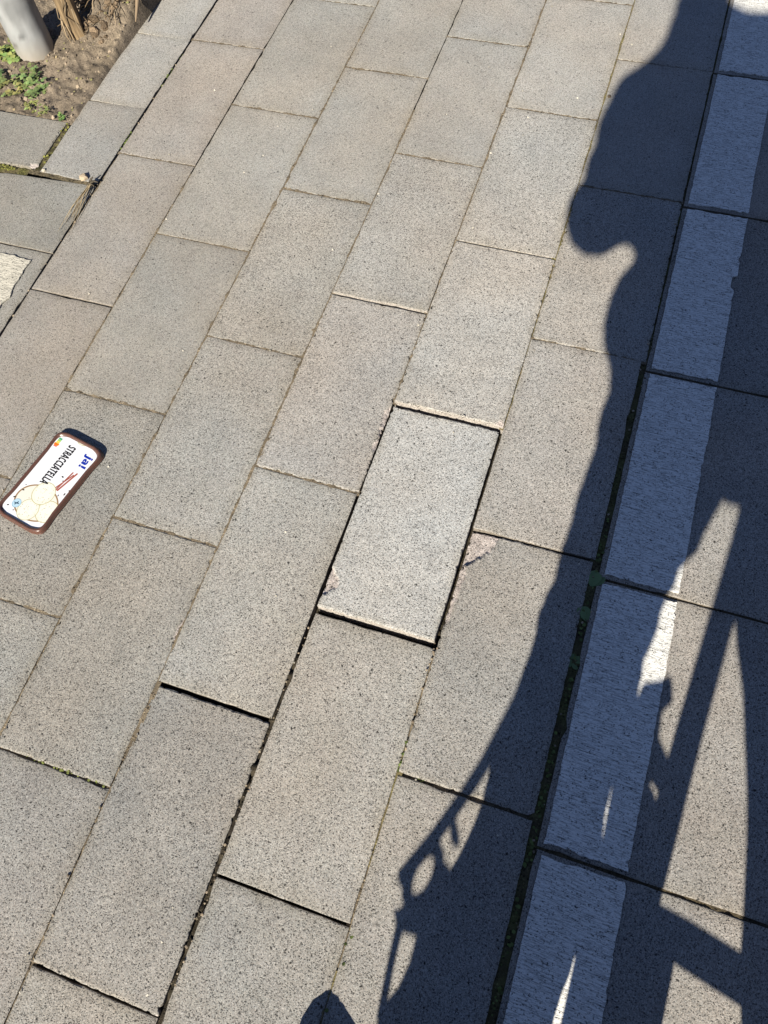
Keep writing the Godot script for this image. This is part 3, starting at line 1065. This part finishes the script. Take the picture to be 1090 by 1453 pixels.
	for k in 260:
		var x := rnd(-0.95, -0.765)
		var z := rnd(-0.95, -0.60)
		if rng.randf() > exp(-pow((x + 0.85) / 0.08, 2.0)) or (x > -0.80 and z > -0.66):
			continue
		var size := rnd(0.003, 0.011)
		var col := Color(0.46, 0.36, 0.26) * rnd(0.45, 1.15)
		var first := s.v.size()
		var turn := Basis(Vector3.UP, rnd(0, 3)) * Basis(Vector3.RIGHT, rnd(-0.4, 0.4))
		for j in 7:
			for i in 10:
				var a := PI * j / 6.0
				var b := TAU * i / 10.0
				var q := Vector3(sin(a) * cos(b) * 1.5, cos(a) * 0.75, sin(a) * sin(b))
				q *= 1.0 + 0.45 * fine.get_noise_3d(q.x * 0.05 + x * 9.0, q.y * 0.05, q.z * 0.05 + z * 9.0)
				s.vert(Vector3(x, soil_height(x, z) + size * 0.35, z) + turn * q * size, col * (0.9 + 0.3 * fine.get_noise_3d(q.x * 0.2, q.y * 0.2, z)))
		for j in 6:
			for i in 10:
				var a := first + j * 10 + i
				var b := first + j * 10 + (i + 1) % 10
				s.quad(a, a + 10, b + 10, b)
	for k in 150:
		var x := rnd(-0.93, -0.78)
		var z := rnd(-0.95, -0.63)
		var a := Vector3(x, soil_height(x, z) + rnd(0.004, 0.02), z)
		var w := rnd(0.6, 2.6)
		var e := a + Vector3(cos(w), rnd(-0.35, 0.2), sin(w)) * rnd(0.015, 0.05)
		if e.x > -0.765:
			continue
		s.tube([a, a.lerp(e, 0.5) + Vector3(0, 0.004, 0), e], [0.0014, 0.0011, 0.0005], 4, Color(0.38, 0.29, 0.19) * rnd(0.25, 1.1))
	var heap := obj("earth_clods", s.mesh(false), m_soil)
	heap.set_meta("kind", "stuff")
	tag(heap, "brown clods and dry fibres heaped on the soil round the stake", "earth")
	# weeds
	var g := Color(0.17, 0.235, 0.085)
	weed(-0.945, -0.455, 0.034, 26, 0.012, "leafy green weed on the soil right in front of the grey post", g)
	weed(-0.905, -0.425, 0.026, 20, 0.011, "green weed right of the leafy one in front of the post", g * 0.95)
	weed(-0.965, -0.415, 0.030, 26, 0.010, "bright yellowish weed nearest the grey slab at the left edge", Color(0.22, 0.25, 0.09))
	weed(-0.885, -0.372, 0.020, 14, 0.007, "low small leaved weed at the top edge of the worn grey slab", Color(0.22, 0.27, 0.09))
	weed(-0.845, -0.362, 0.022, 14, 0.006, "sparse weed between the worn grey slab and open soil", Color(0.22, 0.25, 0.09))
	weed(-0.792, -0.345, 0.012, 10, 0.007, "small green weed at the corner between slab and edging stone", Color(0.13, 0.21, 0.06))
	weed(-1.035, -0.535, 0.040, 34, 0.014, "bushy light green weed left of the grey post", Color(0.20, 0.27, 0.085))
	weed(-1.03, -0.43, 0.032, 26, 0.013, "dark leafy weed cut by the left edge of the picture", g * 0.8)
	s = Soup.new()
	for k in 260:
		var x := rnd(-1.1, -0.765)
		var z := rnd(-1.0, -0.34)
		var r := rnd(0.001, 0.0042)
		s.box(Vector3(x, soil_height(x, z) + 0.004, z), Vector3(r, r * 0.6, r * rnd(0.6, 1.4)), Basis(Vector3(rnd(-1, 1), 1, rnd(-1, 1)).normalized(), rnd(0, 3)), r * 0.3, Color(0.27, 0.215, 0.155) * rnd(0.35, 1.25))
	for k in 130:
		var x := rnd(-1.1, -0.765)
		var z := rnd(-1.0, -0.34)
		leaf(s, Vector3(x, soil_height(x, z) + 0.006, z), rnd(0, TAU), rnd(0.004, 0.009), rnd(0, 0.4), Color(0.22, 0.23, 0.08).lerp(Color(0.35, 0.27, 0.16), rng.randf()))
	var o := obj("soil_crumbs", s.mesh(false), m_plain)
	o.set_meta("kind", "stuff")
	tag(o, "crumbs of earth, grit and tiny leaves strewn over the soil bed", "grit")


func lid_outline(inset: float, n: int) -> Array:
	# long axis along +x (0.176), width along +z (0.113); sides pinched, ends bowed
	var out := []
	var hl := 0.088 - inset
	var hw := 0.0565 - inset
	for k in n:
		var w := TAU * (k + 0.5) / n
		var e := 0.155
		var x := hl * signf(cos(w)) * pow(absf(cos(w)), e)
		var z := hw * signf(sin(w)) * pow(absf(sin(w)), e)
		var tx := x / hl
		var tz := z / hw
		z *= 1.0 - 0.11 * (1.0 - tx * tx)
		x += signf(x) * 0.009 * (1.0 - tz * tz) * absf(tx)
		out.append(Vector2(x, z))
	return out


func ice_cream_lid() -> void:
	var lid := root("lid", Vector3(-0.3365, 0.0015, 0.519))
	tag(lid, "brown plastic tub lid with printed white ice cream label lying on the slabs", "lid")
	# local x runs along the reading direction (towards the viewer), local z is the foot of the letters
	var u := Vector3(-0.2, 0, 0.98).normalized()
	lid.basis = Basis(u, Vector3.UP, u.cross(Vector3.UP))
	var n := 120
	var prof := [[0.0012, 0.0], [0.0, 0.0006], [0.0003, 0.0016], [0.0012, 0.0022], [0.0016, 0.0066], [0.0026, 0.0086], [0.0042, 0.0094], [0.0058, 0.0091], [0.0070, 0.0078], [0.0080, 0.0064], [0.0088, 0.0058]]
	var s := Soup.new()
	for p in prof:
		for q in lid_outline(p[0], n):
			s.vert(Vector3(q.x, p[1], q.y), Color.WHITE)
	for j in prof.size() - 1:
		for k in n:
			var a := j * n + k
			var b := j * n + (k + 1) % n
			s.quad(a, a + n, b + n, b)
	var plastic := lit(0.32, false)
	plastic.albedo_color = Color(0.088, 0.043, 0.031).linear_to_srgb()
	plastic.metallic_specular = 0.5
	plastic.subsurf_scatter_enabled = true
	plastic.subsurf_scatter_strength = 0.15
	obj("rim", s.mesh(), plastic, lid)
	s = Soup.new()
	var mid := s.vert(Vector3(0, 0.0059, 0), Color.WHITE, Vector2(0.5, 0.5))
	for q in lid_outline(0.0086, n):
		s.vert(Vector3(q.x, 0.0059, q.y), Color.WHITE, Vector2(0.5 + q.x / 0.166, 0.5 + q.y / 0.102))
	for k in n:
		s.tri(mid, 1 + k, 1 + (k + 1) % n)
	var print_ := lit(0.38, false)
	print_.albedo_texture = print_texture()
	print_.albedo_color = Color(0.84, 0.84, 0.85)
	var panel := obj("label_panel", s.mesh(), print_, lid)
	panel.set_meta("label", "white printed panel with scoops, wafers and lettering")
	var ink := lit(0.5, false)
	ink.albedo_color = Color(0.10, 0.09, 0.10)
	var blue := lit(0.5, false)
	blue.albedo_color = Color(0.06, 0.16, 0.55)
	for w in [["STRACCIATELLA", -0.0735, 0.0170, 0.0160, 0.0840, ink, 300], ["ja!", -0.073, -0.0215, 0.0205, 0.0265, blue, 800]]:
		var tm := TextMesh.new()
		var f := SystemFont.new()
		f.font_names = PackedStringArray(["Droid Sans"])
		f.font_weight = 700
		var heavy := FontVariation.new()
		heavy.base_font = f
		heavy.variation_embolden = 0.5 if w[0] != "ja!" else 0.6
		tm.font = heavy
		tm.text = w[0]
		tm.font_size = 64
		tm.pixel_size = 0.01
		tm.depth = 0.02
		tm.horizontal_alignment = HORIZONTAL_ALIGNMENT_LEFT
		tm.vertical_alignment = VERTICAL_ALIGNMENT_BOTTOM
		var bb := tm.get_aabb()
		var cap: float = 0.467
		var o := obj("lettering", tm, w[5], panel)
		var sx: float = w[4] / bb.size.x
		var sy: float = w[3] / cap if w[0] != "ja!" else w[3] / bb.size.y
		o.basis = Basis(Vector3(sx, 0, 0), Vector3(0, 0, -sy), Vector3(0, 0.01, 0))
		o.position = Vector3(w[1] - bb.position.x * sx, 0.0060, w[2] + bb.position.y * sy)


# ------------------------------------------------------------------ the people and things whose shade falls here
# a point on the sun's ray that meets the upright plane z = BODY_Z at (x, height), at depth z
func ray(x: float, height: float, z: float) -> Vector3:
	return Vector3(x + SUN_X * (BODY_Z - z), height + (z - BODY_Z) / SUN_K, z)


func photographer(eye: Vector3, right: Vector3, up: Vector3, forward: Vector3) -> void:
	var skin := Color(0.45, 0.28, 0.2)
	var coat := Color(0.035, 0.045, 0.07)
	var jean := Color(0.04, 0.05, 0.085)
	var shoe := Color(0.05, 0.045, 0.04)
	var colors := [skin, coat, jean, shoe, Color(0.5, 0.48, 0.44)]
	var f := Flesh.new(Vector3(0.15, -0.01, 0.88), Vector3(0.98, 1.80, 1.56), 0.012, 0.035)
	var s := Soup.new()
	# torso, leaning to the left
	var hip := ray(0.612, 0.90, 1.31)
	var waist := ray(0.585, 1.04, 1.31)
	var chest := ray(0.520, 1.25, 1.30)
	var neck := ray(0.452, 1.45, 1.29)
	f.bone(hip + Vector3(-0.050, -0.03, 0), hip + Vector3(0.07, -0.01, 0), 0.098, 0.10, 1)
	f.bone(hip + Vector3(-0.03, 0, 0), waist + Vector3(-0.008, 0, 0), 0.098, 0.095, 1)
	f.bone(hip + Vector3(0.06, 0, 0), waist + Vector3(0.06, 0, 0), 0.108, 0.10, 1)
	f.bone(waist + Vector3(-0.008, 0, 0), chest + Vector3(-0.045, -0.02, 0), 0.095, 0.11, 1)
	f.bone(waist + Vector3(0.06, 0, 0), chest + Vector3(0.07, 0.02, 0), 0.10, 0.11, 1)
	f.bone(chest + Vector3(-0.04, -0.02, 0), chest + Vector3(0.07, 0.03, 0), 0.11, 0.11, 1)
	f.bone(chest + Vector3(-0.01, 0.03, 0), neck + Vector3(0.010, -0.03, 0), 0.085, 0.048, 1)
	f.bone(chest + Vector3(0.06, 0.07, 0), neck + Vector3(0.02, -0.03, 0), 0.085, 0.062, 1)
	f.bone(neck + Vector3(0.008, -0.03, 0), neck + Vector3(-0.004, 0.07, -0.015), 0.05, 0.05, 0)
	# arms: both hands bring the phone up in front of the chest
	var sl := ray(0.390, 1.215, 1.28)
	var el := ray(0.385, 1.020, 1.26)
	var sr := ray(0.625, 1.385, 1.28)
	var er := ray(0.725, 1.12, 1.25)
	var base := eye - forward * 0.012 - up * 0.055
	var wl := base - right * 0.075 - up * 0.055 - forward * 0.045
	var wr := base + right * 0.085 - up * 0.055 - forward * 0.045
	f.bone(neck + Vector3(0.01, -0.09, 0), sl, 0.05, 0.058, 1)
	f.bone(el + Vector3(0.01, 0.012, 0), waist + Vector3(-0.06, 0.01, 0), 0.047, 0.05, 1)
	f.bone(neck + Vector3(0.03, -0.06, 0), sr, 0.062, 0.062, 1)
	f.bone(sl, el, 0.061, 0.051, 1)
	f.bone(el, el.lerp(wl, 0.85), 0.050, 0.036, 1)
	f.bone(el.lerp(wl, 0.85), wl, 0.028, 0.026, 0)
	f.bone(sr, er, 0.062, 0.052, 1)
	f.bone(er, er.lerp(wr, 0.85), 0.050, 0.036, 1)
	f.bone(er.lerp(wr, 0.85), wr, 0.028, 0.026, 0)
	# legs
	var hl := ray(0.588, 0.84, 1.31)
	var kl := ray(0.576, 0.47, 1.29)
	var al := ray(0.538, 0.10, 1.34)
	var hr := ray(0.663, 0.84, 1.31)
	var kr := ray(0.602, 0.47, 1.27)
	var ar := ray(0.604, 0.10, 1.32)
	f.bone(hl, kl, 0.082, 0.062, 2)
	f.bone(ray(0.700, 0.80, 1.31), ray(0.674, 0.625, 1.31), 0.055, 0.035, 2)
	f.bone(kl, al, 0.060, 0.056, 2)
	f.bone(hr, kr, 0.085, 0.057, 2)
	var calf := ray(0.607, 0.40, 1.278)
	var shin := ray(0.597, 0.325, 1.285)
	f.bone(kr, calf, 0.060, 0.061, 2)
	f.bone(calf, shin, 0.061, 0.055, 2)
	f.bone(shin, ray(0.613, 0.255, 1.30), 0.055, 0.062, 2)
	f.bone(ray(0.613, 0.255, 1.30), ar, 0.062, 0.056, 2)
	# shoes, flat on the ground
	var tl := Vector3(0.397, 0.030, 1.180)
	f.bone(Vector3(al.x + 0.0, 0.035, al.z + 0.03), Vector3(al.x - 0.02, 0.05, al.z - 0.03), 0.036, 0.044, 3)
	f.bone(Vector3(al.x - 0.03, 0.038, al.z - 0.04), tl, 0.042, 0.029, 3, Vector3(1, 0.9, 1))
	f.bone(al, Vector3(al.x - 0.02, 0.05, al.z - 0.03), 0.044, 0.04, 2)
	f.bone(Vector3(ar.x + 0.02, 0.035, ar.z + 0.03), Vector3(ar.x + 0.02, 0.05, ar.z - 0.03), 0.036, 0.044, 3)
	f.bone(Vector3(ar.x + 0.02, 0.038, ar.z - 0.04), Vector3(ar.x + 0.05, 0.034, ar.z - 0.13), 0.042, 0.034, 3, Vector3(1, 0.9, 1))
	f.bone(ar, Vector3(ar.x + 0.02, 0.05, ar.z - 0.02), 0.044, 0.04, 2)
	f.into(s, colors)
	for k in s.v.size():      # folds of the cloth
		var q := s.v[k]
		s.v[k] += Vector3(wide.get_noise_3d(q.x * 22.0, q.y * 26.0, q.z * 22.0), 0, wide.get_noise_3d(q.x * 22.0 + 90.0, q.y * 26.0, q.z * 22.0)) * (0.013 if q.y > 0.12 else 0.003)
	# the head bends down to the phone
	var hc := neck + Vector3(-0.02, 0.165, -0.045)
	var g := Flesh.new(hc - Vector3(0.12, 0.16, 0.14), hc + Vector3(0.12, 0.15, 0.14), 0.0045, 0.02)
	var b := Basis(Vector3(1, 0, 0), -0.45)
	g.bone(hc + b * Vector3(0, 0.035, 0.02), hc + b * Vector3(0, 0.03, -0.025), 0.077, 0.072, 0)
	g.bone(hc + b * Vector3(0, 0.0, -0.03), hc + b * Vector3(0, -0.075, -0.05), 0.062, 0.036, 0)
	g.bone(hc + b * Vector3(0, 0.012, -0.098), hc + b * Vector3(0, -0.028, -0.112), 0.008, 0.014, 0)
	g.bone(hc + b * Vector3(-0.018, -0.058, -0.088), hc + b * Vector3(0.018, -0.058, -0.088), 0.008, 0.008, 0)
	g.bone(hc + b * Vector3(-0.045, 0.024, -0.078), hc + b * Vector3(0.045, 0.024, -0.078), 0.012, 0.012, 0)
	g.bone(hc + b * Vector3(0, -0.03, 0.0), hc + Vector3(0.012, -0.115, 0.03), 0.05, 0.052, 0)
	for e: float in [-1.0, 1.0]:
		g.bone(hc + b * Vector3(e * 0.078, 0.018, -0.002), hc + b * Vector3(e * 0.08, -0.022, -0.012), 0.015, 0.009, 0)
		g.bone(hc + b * Vector3(e * 0.031, 0.006, -0.089), hc + b * Vector3(e * 0.031, 0.006, -0.089), 0.011, 0.011, 4)
	g.into(s, colors)
	# hands: five fingers each round the edges of the phone
	for e: float in [-1.0, 1.0]:
		var w: Vector3 = wl if e < 0.0 else wr
		var palm := base + right * e * 0.056 - up * 0.035 - forward * 0.022
		var k := Flesh.new(palm - Vector3(0.11, 0.1, 0.12), palm + Vector3(0.11, 0.09, 0.11), 0.0036, 0.008)
		k.bone(w, palm, 0.025, 0.024, 0)
		for q in 4:
			var at: Vector3 = palm + up * (0.027 - q * 0.019) + right * e * 0.004
			var long: float = [0.9, 1.0, 0.94, 0.75][q]
			var j1 := at + forward * 0.032 * long - right * e * 0.002
			var j2: Vector3 = j1 + forward * 0.006 - right * e * 0.024 * long
			var j3: Vector3 = j2 - forward * 0.004 - right * e * 0.016 * long
			k.bone(palm + up * (0.018 - q * 0.013), at, 0.014, 0.0098, 0)
			k.bone(at, j1, 0.0095, 0.009, 0)
			k.bone(j1, j2, 0.0088, 0.0082, 0)
			k.bone(j2, j3, 0.008, 0.007, 0)
		var t1 := palm - forward * 0.02 + up * 0.006 - right * e * 0.012
		var t2 := t1 + up * 0.03 - right * e * 0.012
		k.bone(palm - up * 0.02, t1, 0.016, 0.0115, 0)
		k.bone(t1, t2, 0.011, 0.0095, 0)
		k.bone(t2, t2 + up * 0.018 - right * e * 0.008 + forward * 0.004, 0.0092, 0.0078, 0)
		k.into(s, colors)
	var o := obj("person", s.mesh(), m_plain)
	tag(o, "person in dark jacket and jeans taking the picture, whose long shadow crosses the slabs", "person")
	var hair := Soup.new()
	var hf := Flesh.new(hc - Vector3(0.12, 0.12, 0.14), hc + Vector3(0.12, 0.17, 0.16), 0.006, 0.02)
	hf.bone(hc + b * Vector3(0, 0.058, 0.03), hc + b * Vector3(0, 0.062, -0.03), 0.076, 0.066, 0)
	hf.bone(hc + b * Vector3(0, 0.04, 0.04), hc + b * Vector3(0, -0.01, 0.05), 0.074, 0.06, 0)
	hf.into(hair, [Color(0.06, 0.04, 0.03)])
	obj("hair", hair.mesh(), m_plain, o)
	var phone := Soup.new()
	phone.box(Vector3.ZERO, Vector3(0.037, 0.079, 0.004), Basis(), 0.0035, Color(0.03, 0.03, 0.035))
	var ph := obj("phone", phone.mesh(), m_plain)
	ph.transform = Transform3D(Basis(right, up, -forward), base - forward * 0.004 + right * 0.012)
	tag(ph, "dark smartphone held out by the person taking the picture", "phone")


func added_shoulder_bag() -> void:  # added, unseen bag shape; its outline is cut to cast the lower left shadow
	var bag := root("added_shoulder_bag")
	tag(bag, "added dark bag shape behind the camera, out of view, fitted to the left shadow outline", "bag")
	var z := 1.56
	var s := Soup.new()
	var dark := Color(0.05, 0.045, 0.05)
	var out := [[0.432, 0.198], [0.446, 0.183], [0.472, 0.184], [0.474, 0.165], [0.470, 0.145], [0.459, 0.130], [0.458, 0.09], [0.46, 0.02], [0.60, 0.02], [0.60, 0.20], [0.52, 0.225], [0.492, 0.234], [0.474, 0.234], [0.456, 0.203]]
	var poly := PackedVector2Array()
	for q in out:
		poly.append(Vector2(q[0], q[1]))
	var idx := Geometry2D.triangulate_polygon(poly)
	for depth in [-0.02, 0.02]:
		for q in poly:
			s.vert(ray(q.x, q.y, z + depth), dark)
	for k in range(0, idx.size(), 3):
		s.tri(idx[k], idx[k + 1], idx[k + 2])
		s.tri(idx[k] + poly.size(), idx[k + 2] + poly.size(), idx[k + 1] + poly.size())
	for k in poly.size():
		var e := (k + 1) % poly.size()
		s.quad(k, e, e + poly.size(), k + poly.size())
	obj("body", s.mesh(false), m_plain, bag)
	s = Soup.new()
	var pts := []
	for q in [[0.430, 0.222], [0.455, 0.262], [0.474, 0.298], [0.492, 0.338], [0.51, 0.40], [0.54, 0.6], [0.56, 0.9], [0.56, 1.15]]:
		pts.append(ray(q[0], q[1], z))
	s.tube(pts, [0.009, 0.0085, 0.0085, 0.009, 0.009, 0.009, 0.009, 0.009], 8, dark)
	obj("strap", s.mesh(), m_plain, bag)
	s = Soup.new()
	pts = []
	var rad := []
	for k in 15:
		var w := TAU * k / 14.0
		pts.append(ray(0.4565 + 0.017 * cos(w) + 0.003 * sin(w), 0.2305 + 0.0235 * sin(w), z))
		rad.append(0.0068)
	s.tube(pts, rad, 8, dark)
	obj("ring", s.mesh(), m_plain, bag)
	s = Soup.new()
	s.tube([ray(0.470, 0.243, z), ray(0.486, 0.238, z), ray(0.503, 0.222, z)], [0.006, 0.006, 0.008], 8, dark)
	s.tube([ray(0.474, 0.278, z), ray(0.482, 0.268, z), ray(0.489, 0.262, z)], [0.005, 0.006, 0.003], 8, dark)
	s.tube([ray(0.446, 0.20, z), ray(0.4515, 0.16, z), ray(0.460, 0.12, z)], [0.006, 0.0048, 0.005], 8, dark)
	obj("cord", s.mesh(), m_plain, bag)


func added_walking_frame() -> void:  # added, unseen object; tubes and plates set along sun rays to fill the shadow
	var frame := root("added_walking_frame")
	tag(frame, "added wheeled frame shape with bag, out of view, fitted to the lower right shadow outline", "walking frame")
	var grey := Color(0.22, 0.22, 0.23)
	var dark := Color(0.03, 0.03, 0.035)
	var z := 1.33
	var s := Soup.new()
	s.tube([ray(0.785, 0.82, z), ray(0.773, 0.62, z), ray(0.752, 0.42, z), ray(0.738, 0.25, z), ray(0.746, 0.228, z), ray(0.745, 0.10, z)], [0.019, 0.019, 0.019, 0.02, 0.045, 0.045], 12, grey)
	obj("leg", s.mesh(), m_plain, frame)
	s = Soup.new()
	s.tube([ray(0.715, 0.452, z), ray(0.692, 0.44, z), ray(0.690, 0.40, z), ray(0.691, 0.36, z), ray(0.692, 0.30, z), ray(0.692, 0.26, z), ray(0.70, 0.10, z)], [0.012, 0.020, 0.025, 0.025, 0.021, 0.022, 0.024], 12, grey)
	obj("leg", s.mesh(), m_plain, frame)
	s = Soup.new()
	s.tube([ray(0.70, 0.395, z), ray(0.735, 0.37, z)], [0.016, 0.012], 10, grey)
	s.tube([ray(0.72, 0.26, z), ray(0.80, 0.249, z), ray(0.95, 0.226, z)], [0.014, 0.0155, 0.0155], 12, grey)
	obj("brace", s.mesh(), m_plain, frame)
	s = Soup.new()
	s.tube([ray(1.06, 0.95, z), ray(1.07, 0.6, z), ray(1.09, 0.12, z)], [0.016, 0.016, 0.016], 12, grey)
	obj("leg", s.mesh(), m_plain, frame)
	s = Soup.new()
	var c := ray(0.880, 0.728, z + 0.03)
	s.box(c, Vector3(0.184, 0.058, 0.04), Basis(), 0.02, dark)
	obj("seat", s.mesh(), m_plain, frame)
	s = Soup.new()
	s.tube([ray(0.785, 0.80, z), ray(0.79, 0.93, z), ray(0.785, 0.98, z + 0.12)], [0.018, 0.018, 0.02], 12, dark)
	obj("handle", s.mesh(), m_plain, frame)
	s = Soup.new()
	s.tube([ray(1.06, 0.80, z), ray(1.06, 0.93, z), ray(1.06, 0.98, z + 0.12)], [0.018, 0.018, 0.02], 12, dark)
	obj("handle", s.mesh(), m_plain, frame)
	s = Soup.new()
	s.tube([ray(0.712, 0.355, z), ray(0.713, 0.33, z), ray(0.715, 0.10, z)], [0.012, 0.028, 0.03], 12, dark)
	obj("shadow_filler", s.mesh(), m_plain, frame)  # added plug that closes a lit gap in the cast shadow
	# added bag under the seat, its side sloped to fit the shadow edge
	s = Soup.new()
	var edge := [[0.776, 0.70], [0.778, 0.60], [0.783, 0.535], [0.791, 0.512], [0.812, 0.467], [0.842, 0.376], [0.849, 0.348], [0.861, 0.286], [0.866, 0.254], [0.872, 0.233], [0.880, 0.205], [0.89, 0.12]]
	var rows := []
	for q in edge:
		var a := ray(q[0], q[1], z + 0.02)
		var d := ray(q[0], q[1], z + 0.12)
		rows.append([s.vert(a, dark), s.vert(a + Vector3(1.075 - q[0], 0, 0), dark), s.vert(d + Vector3(1.075 - q[0], 0, 0), dark), s.vert(d, dark)])
	for k in rows.size() - 1:
		for e in 4:
			s.quad(rows[k][e], rows[k][(e + 1) % 4], rows[k + 1][(e + 1) % 4], rows[k + 1][e])
	s.quad(rows[0][3], rows[0][2], rows[0][1], rows[0][0])
	s.quad(rows[-1][0], rows[-1][1], rows[-1][2], rows[-1][3])
	obj("bag", s.mesh(), m_plain, frame)
	# castor wheels
	for w in [[0.735, 0.128, z], [1.09, 0.128, z]]:
		s = Soup.new()
		var hub := ray(w[0], w[1], w[2])
		hub.y = 0.098
		var ring := []
		for k in 25:
			var a := TAU * k / 24.0
			ring.append(hub + Vector3(cos(a) * 0.078, sin(a) * 0.078, 0))
		var thick := []
		for k in 25:
			thick.append(0.018)
		s.tube(ring, thick, 8, dark)
		var wheel := obj("wheel", s.mesh(), m_plain, frame)
		s = Soup.new()
		s.tube([hub + Vector3(0, 0, -0.008), hub + Vector3(0, 0, 0.008)], [0.07, 0.07], 24, grey)
		obj("disc", s.mesh(), m_plain, wheel)


# ------------------------------------------------------------------ the scene
func _ready() -> void:
	rng.seed = 2024
	wide.seed = 3
	wide.frequency = 0.4
	wide.fractal_octaves = 3
	fine.seed = 8
	fine.frequency = 25.0
	fine.fractal_octaves = 3

	var right := Vector3(0.94669938, -0.07662516, -0.31287196)
	var up := -Vector3(0.25116309, -0.4325584, 0.86591589)
	var forward := Vector3(-0.20168634, -0.89834393, -0.39025736)
	var eye := Vector3(0.51066801, 1.17232457, 0.91865437)
	var cam := Camera3D.new()
	cam.name = "camera"
	cam.fov = 66.57
	cam.near = 0.01
	cam.far = 200.0
	cam.transform = Transform3D(Basis(right, up, -forward), eye)
	add_child(cam)

	var sky_m := ProceduralSkyMaterial.new()
	sky_m.sky_top_color = Color(0.35, 0.44, 0.62)
	sky_m.sky_horizon_color = Color(0.54, 0.62, 0.75)
	sky_m.sky_curve = 0.12
	sky_m.ground_bottom_color = Color(0.16, 0.15, 0.14)
	sky_m.ground_horizon_color = Color(0.45, 0.5, 0.55)
	sky_m.sun_angle_max = 1.0
	sky_m.energy_multiplier = 0.40
	var sky := Sky.new()
	sky.sky_material = sky_m
	var env := Environment.new()
	env.background_mode = Environment.BG_SKY
	env.sky = sky
	env.tonemap_mode = Environment.TONE_MAPPER_LINEAR
	env.tonemap_exposure = 2.1
	env.sdfgi_enabled = true
	env.ssao_enabled = true
	env.ssil_enabled = true
	var we := WorldEnvironment.new()
	we.name = "world"
	we.environment = env
	add_child(we)

	var sun := DirectionalLight3D.new()
	sun.name = "sun"
	sun.light_energy = 1.6
	sun.light_color = Color(1.0, 0.972, 0.915)
	sun.light_angular_distance = 0.53
	sun.shadow_enabled = true
	add_child(sun)
	sun.look_at_from_position(Vector3.ZERO, Vector3(SUN_X, -1.0 / SUN_K, -1.0), Vector3.UP)

	make_materials()
	# the earth under everything
	var earth := PlaneMesh.new()
	earth.size = Vector2(120, 120)
	var em := lit(0.95, false)
	em.albedo_color = Color(0.10, 0.085, 0.065).linear_to_srgb()
	var ground := obj("ground", earth, em)
	ground.position.y = -0.046
	ground.set_meta("kind", "structure")
	pavement()
	kerb_side()
	verge_paving()
	soil()
	ice_cream_lid()
	planting()
	litter()
	photographer(eye, right, up, forward)
	added_shoulder_bag()
	added_walking_frame()
